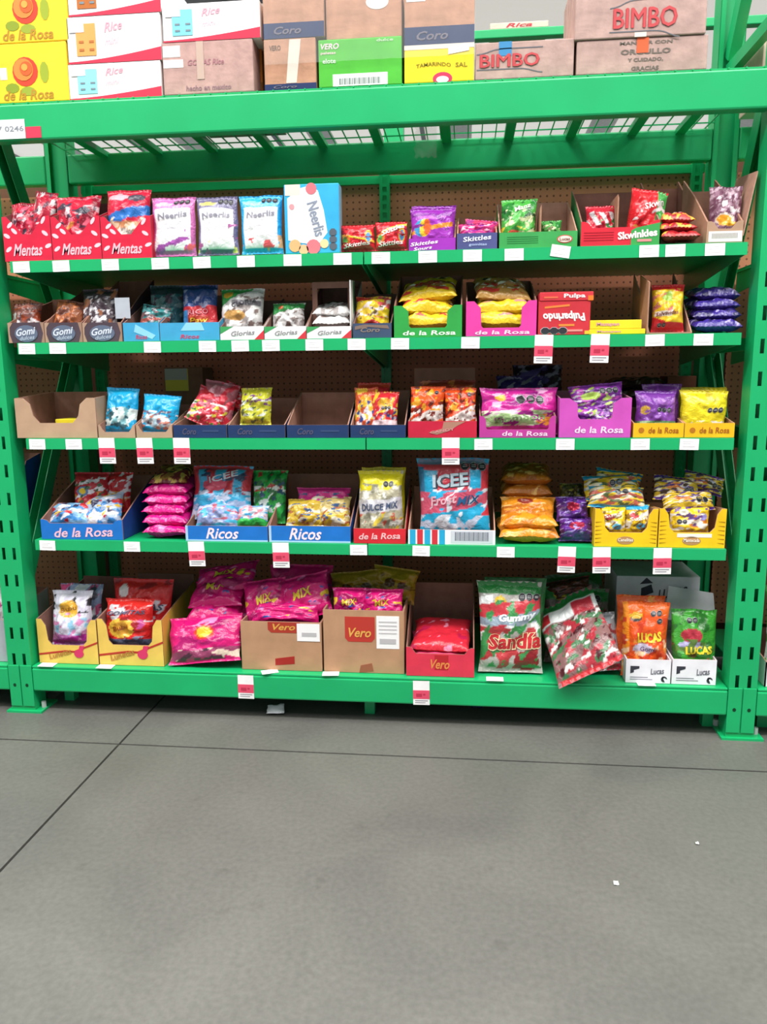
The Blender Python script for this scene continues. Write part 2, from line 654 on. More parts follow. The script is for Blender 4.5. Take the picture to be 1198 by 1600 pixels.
def column_mesh(H=3.2):
    bl = []
    hw, t = .045, .003
    s1, sw = .0195, .0062
    for a, b in ((-hw, -s1 - sw), (-s1 + sw, s1 - sw), (s1 + sw, hw)):
        bl.append((a, b, 0, t, 0, H))
    zs = [.2937 - .0986 * 2 + .0986 * k for k in range(32)]
    for c in (-s1, s1):
        z = 0
        for q in zs:
            if q + .022 > H:
                break
            bl.append((c - sw, c + sw, 0, t, z, q - .022))
            z = q + .022
        bl.append((c - sw, c + sw, 0, t, z, H))
    for s in (-1, 1):
        bl.append((min(s * hw, s * (hw - t)), max(s * hw, s * (hw - t)), t, .075, 0, H))
        bl.append((min(s * hw, s * (hw - .018)), max(s * hw, s * (hw - .018)), .072, .075, 0, H))
    bl.append((-hw + t, hw - t, .05, .053, 0, H))
    V, F = boxes(bl)
    return mesh('column', V, F, GRN)


cm = column_mesh()
FOOT = mesh('foot_plate', *boxes([(-.06, .075, -.012, .1, 0, .008)]), GRN)
BOLT = None
for X in (-W, 0, W, 2 * W):
    for Y0, rz in ((0, 0), (.625, math.pi)):
        c = link('column', cm, rack, (X, Y0, 0.008), (0, 0, rz))
        f = link('foot_plate', FOOT, c, (0, 0, -.008))
        for bx, by in ((-.05, .085), (.062, .03)):
            link('anchor_bolt', mesh('anchor_bolt', *(lambda P: ([(a, b, 0) for a, b in P] + [(a, b, .022) for a, b in P], [tuple(range(6, 12))] + [(i, (i + 1) % 6, 6 + (i + 1) % 6, 6 + i) for i in range(6)]))(oval(bx, by, .009, .009, 6)), M('#b9bdbc', 'metal')), c, (0, 0, 0))


def bar(name, a, b, w, t, mat, parent):
    """flat C section from a to b (both in a frame plane x = const)"""
    a, b = Vector(a), Vector(b)
    d = (b - a)
    L = d.length
    V, F = boxes([(-t / 2, t / 2, -w / 2, w / 2, 0, L)])
    o = link(name, mesh(name, V, F, mat), parent, a)
    o.rotation_euler = d.to_track_quat('Z', 'Y').to_euler()
    return o


def strut(X, ya, za, yb, zb):
    a, b = Vector((X, ya, za)), Vector((X, yb, zb))
    d = b - a
    L = d.length
    bl = [(-.018, .018, -.03, -.027, 0, L), (-.018, -.015, -.027, .03, 0, L), (.015, .018, -.027, .03, 0, L)]
    o = link('diagonal_brace', mesh('diagonal_brace', *boxes(bl), GRN), rack, a)
    o.rotation_euler = (-math.atan2(yb - ya, zb - za), 0, 0)


for X in (-W, 0, W, 2 * W):
    strut(X, .55, 1.28, .07, .46)
    strut(X, .075, 2.22, .55, 1.32)
    strut(X, .55, 2.30, .08, 3.02)
    for z in (.12, 1.3, 2.26):
        box('horizontal_brace', (-.015, .015, .07, .555, -.02, .02), GRN, rack, (X, 0, z))


def beam(X0, X1, z0, z1, Yf, conn=True, dp=.045, parent=rack):
    b = box('beam', (X0, X1, Yf, Yf + dp, z0, z1), GRN, parent, bev=.006)
    return b


def connector(beam_, xa, xb, z0, z1, Y):
    box('beam_connector', (xa, xb, Y - .004, Y, z0, z1), GRN, beam_, bev=.0015)
    xm = (xa + xb) / 2
    for zz in (z0 + (z1 - z0) * .52,):
        V = [(a, Y - .0045, b) for a, b in oval(xm, zz, .006, .007, 10)]
        link('bolt_hole', mesh('bolt_hole', V, [tuple(range(10))], M('#0b3d22', 'ink'), fix=False), beam_)


ZB0, ZB1, ZT0, ZT1 = .084, .171, 1.965, 2.074
spans = [(-W + .046, -.046, None), (.046, W - .046, None), (W + .046, 2 * W - .046, None)]
for i, (a, b, _) in enumerate(spans):
    for z0, z1 in ((ZB0, ZB1), (ZT0, ZT1)):
        bm_ = beam(a, b, z0, z1, -.004)
        if i == 0:
            connector(bm_, -.044, -.002, z0 - .06, z1 + .01, -.001)
        elif i == 1:
            connector(bm_, .002, .046, z0 - .06, z1 + .01, -.001)
            connector(bm_, W - .046, W - .002, z0 - .06, z1 + .01, -.001)
        else:
            connector(bm_, W + .002, W + .044, z0 - .06, z1 + .01, -.001)
        beam(a, b, z0, z1, .55)
# centre leg under the bottom deck
for x, y in ((1.274, .09), (.118, .11), (2.455, .09), (2.64, .1)):
    box('deck_leg', (x - .018, x + .018, y, y + .036, 0, .12), GRN, rack)

# steel decks of the lowest level
deck = None
for i, (a, b) in enumerate(((-W + .048, -.048), (.048, W - .048), (W + .048, 2 * W - .048))):
    box('bottom_deck', (a, b, -.002, .62, .1715, .1795), GRN, rack, bev=.002)

# ------------------------------------------------------------------ wire deck and rear pegboard
wdk = empty('wire_deck', (0, 0, 0), 'green wire mesh deck on the upper beams under the cartons', 'wire deck')
for x in (.2, .42, .64, .86, 1.067, 1.279, 1.531, 1.758, 1.98, 2.199, 2.37):
    box('support_bar', [(x - .017, x + .017, .042, .549, 2.058, 2.061), (x - .017, x - .014, .042, .549, 2.061, 2.076), (x + .014, x + .017, .042, .549, 2.061, 2.076)], GRN, wdk)
bl = []
x = .06
while x < W - .05:
    bl.append((x - .002, x + .002, .0, .59, 2.0765, 2.0805))
    x += .05
y = .02
while y < .58:
    bl.append((.05, W - .05, y - .002, y + .002, 2.0805, 2.0845))
    y += .1
V, F = boxes(bl)
tag(link('wire_grid', mesh('wire_grid', V, F, GRN), wdk), kind='stuff')

PEG = pegboard_mat()
shu = empty('shelving_unit', (0, 0, 0), 'green metal shelving with brown pegboard back inside the rack', 'shelving')
for a, b in ((.045, 1.268), (1.302, 2.485)):
    box('pegboard_panel', (a, b, .70, .706, .18, 1.955), PEG, shu)
box('top_rail', (.03, 2.50, .68, .71, 1.955, 1.985), GRN, shu)


def post(x, parent):
    bl = [(-.02, -.008, 0, .03, 0, 1.81), (.008, .02, 0, .03, 0, 1.81), (-.008, .008, .006, .03, 0, 1.81)]
    z = 0
    while z < 1.78:
        bl.append((-.008, .008, 0, .006, z, z + .012))
        z += .032
    return link('slotted_post', mesh('slotted_post', *boxes(bl), GRN), parent, (x, .668, .18))


for x in (.06, 1.285, 2.47):
    post(x, shu)
prof = [(0, 0), (0, -.037), (.003, -.037), (.003, -.012), (.66, -.012), (.66, 0)]


def shelf(x0, x1, z, parent):
    V = [(x0, a, z + b) for a, b in prof] + [(x1, a, z + b) for a, b in prof]
    n = len(prof)
    F = [tuple(range(n)), tuple(range(n, 2 * n))] + [(i, (i + 1) % n, n + (i + 1) % n, n + i) for i in range(n)]
    o = link('shelf', mesh('shelf', V, F, GRN), parent)
    for xb in (x0 + .004, x1 - .007):
        panel('shelf_bracket', [(.006, z - .036), (.66, z - .09), (.66, z - .0125), (.006, z - .0125)], 'l', .003, GRN, GRN, o, (xb, 0, 0))
    return o


for r in (1, 2, 3, 4):
    shelf(.102, 1.283, ZS[r], shu)
    shelf(1.287, 2.447, ZS[r], shu)
# neighbouring bays: only their near ends show past the uprights
for nm, a, b, lab in (('L', -W + .10, -.10, 'green shelving of the next bay past the left upright'), ('R', W + .10, 2 * W - .10, 'green shelving of the next bay past the right upright')):
    s2 = empty('shelving_unit', (0, 0, 0), lab, 'shelving')
    box('pegboard_panel', (a, b, .70, .706, .18, 1.955), PEG, s2)
    for r in (1, 2, 3, 4):
        shelf(a, b, ZS[r], s2)
# rack that stands back to back behind this one
rk2 = empty('pallet_rack', (0, 0, 0), 'upper beam and uprights of the rack standing behind, above the cartons', 'rack')
for x in (-1.27, 1.265, 3.8):
    box('column', [(x - .045, x + .045, 1.30, 1.303, 0, 3.4), (x - .045, x - .042, 1.303, 1.375, 0, 3.4), (x + .042, x + .045, 1.303, 1.375, 0, 3.4)], GRN, rk2)
box('back_panel', (-2.6, 5.1, .80, .806, .02, 2.05), M('#6b4a36', 'card'), rk2)  # sheet added to block light in the gaps behind the frames
z = fz(57, 1.85, 1.25)
z2 = fz(43, 1.85, 1.25)
box('beam', (-2.4, 4.9, 1.25, 1.295, z, z2), GRN, rk2, bev=.004)
box('beam', (-2.4, 4.9, 1.25, 1.295, ZT0, ZT1), GRN, rk2, bev=.004)
e, w_, h_, zt_ = carton(765, 857, 31, 47, 'cream carton with red script on the rack behind', '#d8c4b4', Y=1.255, d=.3, kind='card', z0=z2)
letters(e, 'Rica', w_ * .5, h_ * .52, w_ * .45, h_ * .6, '#c2404a', shear=.3)


# ================================================================== CARTONS ON THE UPPER BEAMS
def rose(e, cx, cz, s, part='rose_emblem'):
    for nm, pts, c, yy in (('emblem_leaf', oval(cx + s * 1.5, cz - s * .1, s * .35, s * .75, 10), '#9aa832', -.0001), ('emblem_leaf', oval(cx - s * 1.1, cz - s * 1.1, s * .55, s * .35, 10, .4), '#8a9a2c', -.0001),
                       ('emblem_leaf', oval(cx + s * .1, cz - s * 1.35, s * .6, s * .32, 10), '#97a436', -.0001),
                       ('rose_emblem', oval(cx, cz, s, s * 1.02, 16), '#d8432e', -.0002), ('rose_petal', oval(cx - s * .12, cz + s * .14, s * .78, s * .78, 14), '#e8873e', -.0012),
                       ('rose_petal', oval(cx + s * .1, cz + s * .2, s * .5, s * .5, 12), '#e0612f', -.0022), ('rose_petal', oval(cx, cz + s * .28, s * .25, s * .25, 10), '#f0a14a', -.0032)):
        patch(e, nm, pts, c, y=yy)


Z0 = ZS[0]
e, w, h, zt = carton(-26, 106, 63, 164, 'lower yellow carton with a red rose, end of the cartons on the rack', '#f3cc33', kind='card', z0=Z0)
rose(e, w * .5, h * .52, .043)
letters(e, 'de la Rosa', w * .52, h * .13, .17, .03, '#b5852a', shear=.25)
patch(e, 'white_sticker', rect(w * .2, h * .4, w * .28, h * .6), WHITE)
e, w, h, _ = carton(-26, 105, -40, 63, 'upper yellow carton with a red rose, stacked on a yellow carton', '#f3cc33', kind='card', z0=zt)
rose(e, w * .5, h * .52, .043)
letters(e, 'de la Rosa', w * .51, h * .12, .17, .03, '#b5852a', shear=.25)


def wavy(px0, px1, pyt, pyb, label, tag_col, z0, Y=.035, d=.4):
    e, w, h, zt = carton(px0, px1, pyt, pyb, label, '#f4efee', Y=Y, d=d, kind='card', z0=z0, group='white cartons with a red wave')
    pts = [(0, .0), (w, .0)] + [(w * (1 - t), h * (.04 + .24 * (1 - t) ** 1.6)) for t in [i / 10 for i in range(11)]]
    patch(e, 'red_wave', pts, '#d8354f')
    patch(e, 'printed_label', rect(w * .1, h * .16, w * .31, h * .84), tag_col, y=-.0009)
    patch(e, 'white_sticker', rect(w * .03, h * .66, w * .19, h * .9), '#fbfafa', y=-.0018)
    for i in range(2):
        for k in range(2):
            patch(e, 'label_mark', rect(w * (.13 + .11 * i), h * (.26 + .17 * k), w * (.18 + .11 * i), h * (.31 + .17 * k)), '#7d8a92' if tag_col != '#efa25a' else '#b8703a', y=-.0018)
    letters(e, 'Rice', w * .5, h * .76, w * .2, h * .2, '#e7a3b4', shear=.4, rot=.12)
    letters(e, 'mini', w * .48, h * .45, w * .16, h * .14, '#eec0cb', shear=.4, rot=.1)
    return zt


zt = wavy(107, 252, 93, 158, 'bottom white carton with red wave and pale blue label beside yellow cartons', '#8fd6ea', Z0)
zt = wavy(104, 251, 18, 93, 'middle white carton with red wave and orange label beside yellow cartons', '#efa25a', zt)
wavy(104, 250, -55, 18, 'top white carton of the stack beside yellow cartons, cut off by the frame', '#b86a30', zt)
e, w, h, zt = carton(254, 396, 59, 150, 'mauve brown carton with two white stickers beneath a wavy white carton', '#b5998b', z0=Z0, d=.45)
patch(e, 'white_sticker', rect(w * .01, h * .72, w * .2, h * .93), WHITE)
patch(e, 'white_sticker', rect(w * .01, h * .52, w * .23, h * .67), WHITE)
letters(e, 'GOMAS Rice', w * .48, h * .6, w * .4, h * .11, '#a8747c', shear=.2)
letters(e, 'hecho en mexico', w * .5, h * .12, w * .5, h * .1, '#94737a', shear=.1)
patch(e, 'clear_tape', rect(w * .38, h * .28, w * .46, h * .99), '#c0a699', y=-.0006)
wavy(253, 406, -2, 59, 'white carton with red wave on top of the mauve brown carton', '#7fd0e6', zt, d=.45)
e, w, h, zt = carton(398, 410, 60, 148, 'narrow orange and brown carton turned edge on between stacked cartons', '#9a6a35', Y=.12, z0=Z0, d=.3, tape=False)
patch(e, 'orange_band', rect(0, h * .3, w, h * .85), '#d5822f')
BR = '#b18a6b'


def navy(px0, px1, pyt, pyb, label, z0, b0, b1, Y=.035, txt='Coro', g=None):
    e, w, h, zt = carton(px0, px1, pyt, pyb, label, BR, Y=Y, z0=z0, d=.3)
    patch(e, 'navy_band', rect(0, h * b0, w, h * b1), '#22315c')
    letters(e, txt, w * .4, h * (b0 + b1) / 2, w * .45, h * (b1 - b0) * .5, '#6f6878', shear=.3, y=-.0022)
    return e, w, h, zt


e, w, h, zt = navy(412, 494, 57, 137, 'brown carton with shiny tape and navy foot beneath a navy banded carton', Z0, 0, .12)
patch(e, 'clear_tape', [(w * .42, h * .13), (w * .62, h * .13), (w * .72, h * .97), (w * .5, h * .97)], '#dccbc0', kind='gloss')  # tape strip with its glare painted in as pale colour
letters(e, 'VERO', w * .22, h * .82, w * .22, h * .1, '#6b4f40')
e2, w2, h2, _ = navy(410, 506, -25, 56, 'brown carton with navy lower band on the narrow taped carton', zt, 0, .3)
patch(e2, 'white_sticker', rect(w2 * .02, h2 * .82, w2 * .35, h2 * .98), WHITE)
e, w, h, zt = carton(497, 628, 55, 138, 'bright green carton with a barcode label between brown cartons', '#4fb13a', kind='card', z0=Z0, d=.3)
patch(e, 'barcode_label', rect(w * .17, h * .02, w * .83, h * .27), '#eef2ee')
for i in range(26):
    x = w * (.25 + .5 * i / 26)
    patch(e, 'barcode_bar', rect(x, h * .05, x + w * (.008 if i % 3 else .013), h * .18), '#5c6a66', y=-.0008, t=.0004)
letters(e, 'VERO', w * .14, h * .85, w * .22, h * .12, '#f0c9d2', shear=.2)
letters(e, 'paletas', w * .12, h * .71, w * .18, h * .07, '#e2c6c8')
letters(e, 'elote', w * .13, h * .55, w * .16, h * .1, '#cfe0cc')
letters(e, 'dulce', w * .8, h * .93, w * .2, h * .06, '#b9d8b0')
e, w, h, _ = carton(508, 628, -35, 54, 'plain brown carton wrapped in clear film on the green carton', BR, z0=zt, Y=.045, d=.28)
patch(e, 'white_sticker', oval(w * .68, h * .62, w * .15, h * .13), '#dad2cc')
e, w, h, zt = carton(631, 741, 66, 131, 'small yellow carton with a red and white logo near a bread carton', '#f2d02c', kind='card', z0=Z0, d=.3)
patch(e, 'white_flap', rect(0, h * .88, w, h), '#e8d9c8')
patch(e, 'white_sticker', [(w * .63, h * .72), (w * .93, h * .8), (w * .93, h * .96), (w * .63, h * .9)], '#f1e6da', y=-.001)
letters(e, 'TAMARINDO', w * .42, h * .44, w * .5, h * .1, '#8a7a1e', arc=-.5)
letters(e, 'SAL', w * .82, h * .44, w * .17, h * .12, '#8a7a1e')
patch(e, 'round_logo', oval(w * .55, h * .1, w * .14, h * .17), '#c8385a')
patch(e, 'logo_centre', oval(w * .55, h * .07, w * .09, h * .09), '#f3eeee', y=-.001)
e, w, h, _ = navy(631, 742, -30, 66, 'brown carton with navy lower band on the yellow carton', zt, 0, .3)
patch(e, 'white_sticker', rect(w * .03, h * .72, w * .3, h * .92), WHITE)
MB = '#b09a8b'


def bread_mark(e, cx, cz, w, h):
    letters(e, 'BIMBO', cx, cz, w, h, '#c04a4e', bold=0., fat=.011)
    for s in (1, -1):
        up = []
        dn = []
        for i in range(15):
            t = i / 14
            x = cx - w * .56 + w * 1.12 * t
            zz = cz + s * (h * .72 + h * .2 * math.tanh((t - .18) * 9) * (1 if s > 0 else 1)) if s > 0 else cz - (h * .72 - h * .2 * math.tanh((t - .85) * -9) + h * .15)
            up.append((x, zz + .0016))
            dn.append((x, zz - .0016))
        patch(e, 'curved_line', up + dn[::-1], '#6a6a70')


e, w, h, zg = carton(742, 897, 59, 124, 'low bread carton with red lettering and a square of blue tape', MB, z0=Z0, d=.3)
bread_mark(e, w * .35, h * .5, w * .6, h * .34)
patch(e, 'blue_tape', rect(w * .24, h * .62, w * .37, h * 1.0), '#3f87b8')
e, w, h, zh = carton(900, 1106, 53, 117, 'lower bread carton with handling text and orange tape', MB, z0=Z0, d=.3)
for i, (s, ww) in enumerate((('MANEJAR CON', .4), ('ORGULLO', .38), ('Y CUIDADO,', .27), ('GRACIAS', .21))):
    letters(e, s, w * .53, h * (.84 - .24 * i), w * ww, h * (.12 if i != 1 else .15), '#6f665f', bold=.03)
patch(e, 'orange_tape', rect(w * .46, h * .56, w * .55, h * 1.0), '#e2603a', y=-.001)
e, w, h, _ = carton(899, 1107, -70, 52, 'upper bread carton with red lettering stacked on the handling text carton', MB, z0=zh, d=.3, Y=.03)
bread_mark(e, w * .535, h * .25, w * .48, h * .26)
patch(e, 'clear_tape', rect(w * .46, 0, w * .55, h * .06), '#d8cfc6', y=-.0005)
# next bay to the right, seen through the upright
e, w, h, _ = carton(1192, 1260, 33, 112, 'pale carton in the next bay seen past the upright', '#cdb6a4', Y=.33, d=.2, z0=Z0, kind='card')
patch(e, 'red_panel', rect(w * .62, h * .5, w, h), '#b03a44')
box('rail', (W + .1, W + .58, .3, .32, 2.2, 2.215), GRN, rack)


# ================================================================== ROW 1 (top candy shelf)
RED1, RD = '#d3203f', '#c8283c'
rn = random.Random(4)
g1 = 'red trays with white candy prints'
reds = [('left red tray with white candy prints, beside the left upright', 8, 83), ('middle red tray of the three with white candy prints', 83, 160), ('right red tray with candy prints, beside the pink pouch', 160, 239)]
for i, (lab, a, b) in enumerate(reds):
    mk = []
    for k, (u, v, ro) in enumerate(((.16, 1.35, .6), (.86, 1.5, .9), (.88, 1.02, -.5), (.08, .95, -.4), (.1, .45, .5), (.93, .55, .3), (.24, 1.12, -.6))):
        c, s = math.cos(ro), math.sin(ro)
        mk.append(('candy_print', [(u + (x * c - y * s) * .07, v + (x * s + y * c) * .17) for x, y in oval(0, 0, 1, .45, 10)], '#f3c6d0'))
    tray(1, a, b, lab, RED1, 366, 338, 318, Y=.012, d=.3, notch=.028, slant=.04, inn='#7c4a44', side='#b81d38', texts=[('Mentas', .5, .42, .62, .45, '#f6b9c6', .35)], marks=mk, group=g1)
red_bag = [N(5, .12, '#8e1730'), N(7, .2, '#d9b3bb', .2, .8, 1), N(8, .28, '#473a4c', .1, .9, 2), N(6, .3, '#e8607a', 0, 1, 3)]
stand(1, 13, 52, 318, .022, 'crumpled red candy bag in the left red tray', '#c2203e', red_bag, lean=14, t=.06)
stand(1, 44, 79, 300, .045, 'red candy bag with raised pale corner in the left red tray', '#b51f3b', [N(5, .1, '#d8cfd2', .5, 1, 2), N(6, .2, '#67344a')], lean=8, t=.05, ry=8)
stand(1, 87, 156, 308, .022, 'red candy bag with orange patches in the middle red tray', '#c7203d', red_bag + [N(6, .18, '#c9793a', .1, .55, 5), O(.7, .72, .16, .07, '#3b3444')], lean=12, t=.07)
stand(1, 165, 235, 298, .022, 'red candy bag with a blue band in the right red tray', '#ce2140', [D(.42, .6, .58, .74, '#2f74c4'), R(.0, .25, 1, .48, '#b8794f'), N(6, .05, '#e7c6a8', .2, .55, 1), O(.5, .22, .32, .16, '#9c8b83'), N(9, .2, '#d9cfc6', .1, .4, 2), O(.72, .85, .2, .06, '#4b4453'), O(.3, .88, .25, .06, '#f0b3bf')], lean=12, t=.07)


def pouch(px0, px1, pyt, label, base, cap, dots, Y=.02, t=.05, lean=4, grp='white labelled snack pouches', tx='Neerlis', **k):
    ops = [R(.08, .1, .92, .78, '#f4f1f4'), N(5, .2, dots[0], .04, .26, 1), N(4, .28, dots[1], .04, .3, 2), R(.0, .86, 1, 1, base), O(.3, .86, .22, .04, cap), R(.1, .44, .9, .46, '#d9d5de')]
    ops += [N(4, .2, dots[1], .1, .5, 3, .8, 1), R(.2, .52, .8, .54, '#e0dce4')]
    return stand(1, px0, px1, pyt, Y, label, base, ops, lean=lean, t=t, lump=.15, texts=[(tx, .5, .66, .7, .1, '#8c8a98', .06, .1)], octs=[(.6, .9, 3)], name='snack_pouch', cat='snack pouch', group=grp, **k)


pouch(239, 309, 309, 'pink snack pouch with white label on the top shelf', '#c86cab', '#e0a6c8', ('#e2656d', '#b15bb5'))
pouch(309, 375, 308, 'dark grey snack pouch with white label, between pink and blue ones', '#6c6688', '#b9b06a', ('#d6d372', '#a85a93'))
pouch(376, 444, 306, 'sky blue snack pouch with white label beside the big blue box', '#2fa6dc', '#7fc9ea', ('#e35c62', '#f0b07a'))

def bigbox(i, Y):
    z = ZS[1] + .001
    x0, x1 = fx(446, Y, z), fx(531, Y, z)
    w, h = x1 - x0, fz(287 + i * 3, (x0 + x1) / 2, Y) - z
    e = empty('snack_box', (x0, Y, z), 'tall sky blue snack box with sideways white label, front of its file' if i == 0 else '%s tall blue snack box from the front of its file' % ('', 'second', 'third', 'fourth', 'fifth', 'sixth')[i], 'snack box', None if i == 0 else 'blue boxes behind the front box')
    box('body', (0, w, 0, .052, 0, h), M('#36a9da', 'card'), e, bev=.003)
    panel('printed_side', [(.003, .004), (.05, .004), (.05, h - .004), (.003, h - .004)], 'r', .0006, M('#8aa9bd', 'card'), M('#8aa9bd', 'card'), e, (w + .0006, 0, 0))
    if i == 0:
        patch(e, 'white_label', [(w * .06, h * .2), (w * .06, h * .8), (w * .3, h * .94), (w * .5, h * .98), (w * .62, h * .9), (w * .72, h * .62), (w * .78, h * .3), (w * .6, h * .12), (w * .3, h * .16)], '#f3f5f7')
        letters(e, tx0, w * .58, h * .5, h * .5, w * .2, '#8a93a5', rot=math.radians(-76), y=-.002)
        for cx, cz, r, c in ((.18, .12, .11, '#e8b07a'), (.52, .1, .13, '#dd7780'), (.34, .06, .09, '#f0b98a'), (.5, .93, .1, '#d8747e'), (.14, .68, .05, '#e59aa0'), (.72, .14, .08, '#f0cf9a')):
            patch(e, 'fruit_print', oval(w * cx, h * cz, w * r, w * r, 12), c, y=-.001)
        patch(e, 'cream_flash', rect(0.004, h * .84, w * .3, h * .995), '#eedccb', y=-.0002)
        for k in range(3):
            patch(e, 'warning_seal', oval(w * .88, h * (.1 + .1 * k), w * .07, w * .07, 8, .39), '#57606c', y=-.001)


tx0 = 'Neerlis'
for i in range(6):
    bigbox(i, .012 + .055 * i)

# candies with rainbow prints
rainb = ['#e8c23a', '#4f9bd0', '#58a84a']
for i, (a, b, t_, lab) in enumerate(((531, 586, 352, 'left short red bag with rainbow print beside the blue snack box'), (586, 637, 347, 'right short red bag with rainbow print beside the purple box'))):
    stand(1, a, b, t_, .02, lab, '#cc1f2c', [D(.55, .3, .62, .37, '#e8c23a') if i == 0 else D(.5, .85, .58, .93, '#e8c23a'), O(.16, .4, .13, .2, '#e07a2c'), O(.14, .38, .08, .14, '#5ba64c'), O(.85, .5, .1, .25, '#e2b23a'), O(.85, .48, .06, .17, '#4c8fc8'), N(6, .3, '#8d1620')], lean=6, t=.05,
          texts=[('Skittles', .5, .22, .8, .15, '#fbeaea', .1, .2), ('Skittles', .55, .68, .8, .17, '#fbeaea', .3, .2)][:2 if i else 1], group='red rainbow bags', lump=.3)
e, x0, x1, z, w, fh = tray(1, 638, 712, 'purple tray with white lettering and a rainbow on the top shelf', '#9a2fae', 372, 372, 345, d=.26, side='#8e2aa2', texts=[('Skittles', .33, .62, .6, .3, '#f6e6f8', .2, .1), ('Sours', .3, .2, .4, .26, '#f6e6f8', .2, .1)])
stand(1, 640, 710, 326, .032, 'purple candy bag with a rainbow arc in the purple tray', '#a034b4', [D(.35, .55, .45, .66, '#d8882e'), R(.0, .85, 1, 1, '#8c2aa0'), O(.27, .5, .2, .2, '#3f9ad0'), O(.34, .5, .14, .2, '#e8c02e'), O(.4, .52, .08, .18, '#e0602c'), R(.05, .78, .95, .84, '#7c2590'), N(6, .32, '#7c2590')], lean=4, t=.05, lump=.2)
stand(1, 643, 712, 322, .1, 'second purple candy bag behind the rainbow one', '#8e2ea4', [N(5, .2, '#d9cfe0', .7, 1)], lean=4, t=.05, res=.6)
tray(1, 713, 777, 'slate blue tray of pink candy bags on the top shelf', '#4c4f83', 364, 364, 340, d=.24, texts=[('Skittles', .5, .68, .7, .3, '#e3e4f4', .1, .08), ('gomitas', .52, .28, .45, .2, '#a9b6e0')])
stand(1, 716, 774, 350, .03, 'pink candy bag in the slate blue tray', '#c32a74', [N(5, .1, '#8d2f8e'), N(7, .25, '#f0b8cf', .4, 1, 2)], lean=10, t=.06)
stand(1, 722, 776, 344, .1, 'red pink candy bag rising at the back of the slate blue tray', '#d33b62', [N(5, .2, '#a83a86')], lean=6, t=.05, ry=6, res=.7)
# green tray, two bags
e, x0, x1, z, w, fh = tray(1, 779, 902, 'long green tray with red oval logo and two green bags', '#3c9a51', 362, 362, 318, d=.26, inn='#b7957a')
patch(e, 'red_oval_logo', oval(w * .84, fh * .5, w * .1, fh * .26), '#c25550')
patch(e, 'logo_rim', oval(w * .84, fh * .5, w * .085, fh * .2), '#e9d3c8', y=-.001)
letters(e, 'Lucas', w * .84, fh * .5, w * .13, fh * .2, '#7a3a33', y=-.0024)
for i in range(4):
    patch(e, 'printed_line', rect(w * .1, fh * (.3 + .13 * i), w * .5, fh * (.34 + .13 * i)), '#2d8343')
grn_ops = [N(4, .0, '#2b7d33'), N(6, .15, '#c7d0a0', .2, .75, 1), N(6, .22, '#d8c23a', .1, .4, 2), O(.4, .25, .2, .08, '#c14a38'), N(7, .25, '#1c4f26', .5, 1, 3)]
stand(1, 780, 838, 312, .05, 'tall green bag on the left of the long green tray', '#4aa843', grn_ops, lean=10, t=.05, texts=[('Manz', .6, .8, .5, .1, '#d9e0c8', .3, .2)])
stand(1, 842, 878, 345, .05, 'short green bag half sunk in the long green tray', '#55a552', grn_ops, lean=14, t=.05)
panel('divider_card', [(0, 0), (.004, 0), (.004, .13), (0, .12)], 'y', .2, M(KR, 'kraft'), M(KR, 'kraft'), e, (w * .53, .03, .004))
# red and green tray
e, x0, x1, z, w, fh = tray(1, 906, 1030, 'red and green tray with tall kraft sides on the top shelf', '#d2283a', 355, 345, 302, d=.26, side='#38864a', inn='#8f6a58', sback=296)
patch(e, 'green_corner', [(w * .64, 0), (w, 0), (w, fh * 1.2), (w * .7, fh * .95), (w * .64, fh * .8)], '#3e9a50')
letters(e, 'Skwinkles', w * .72, fh * .6, w * .5, fh * .42, '#f4e6e6', bold=.04, rot=.08, y=-.002)
patch(e, 'pink_strip', rect(w * .72, fh * .18, w * .9, fh * .32), '#d98a8a', y=-.0012)
for i in range(4):
    patch(e, 'printed_line', rect(w * .04, fh * (.3 + .14 * i), w * .42, fh * (.35 + .14 * i)), '#b11f30')
panel('divider_card', [(0, 0), (.004, 0), (.004, .14), (0, .15)], 'y', .22, M(KR, 'kraft'), M(KR, 'kraft'), e, (w * .47, .02, .004))
stand(1, 914, 961, 322, .045, 'red bag with grey stripes in the left half of the red and green tray', '#bb2236', [S(3, .1, '#cfc8cc', .45, .8, .7), N(5, .2, '#357d43', .3, 1, 1), N(6, .2, '#e0893a', 0, .3, 2)], lean=12, t=.05)
stand(1, 972, 1032, 297, .04, 'tall red and green bag leaning in the right half of the red and green tray', '#d1222c', [R(.68, 0, 1, 1, '#3f9a48'), N(4, .1, '#e6d9d9', .35, .7, 2), N(5, .15, '#c88a34', 0, .25, 3), O(.5, .1, .2, .06, '#7d3020')], lean=10, t=.06, ry=10, texts=[('Skwin', .62, .68, .55, .12, '#efe6e6', .35, .2)])
# red bags lying
e, x0, x1, z, w, fh = tray(1, 1031, 1100, 'torn kraft carton of dark red bags beside the barcode tray', '#7d5644', 378, 370, 296, Y=.05, d=.34, inn='#8a6552', sback=285)
for i, (dz, lb) in enumerate(((0, 'bottom'), (.028, 'middle'), (.056, 'top'))):
    lie(1, 1034 - 2 * i, 1096 - 4 * i, .004 + .022 * i, .006 + dz, .034, .17, lb + ' dark red candy bag of the stack lying in the torn kraft carton', '#a01f28', [N(4, .1, '#d13434'), N(6, .12, '#e8a638', 0, .45, 1), N(7, .25, '#5a1820', .3, 1, 2), N(8, .3, '#e9ded8', .2, .9, 3)], group='dark red lying bags', rz=3 * i - 2, pitch=8)
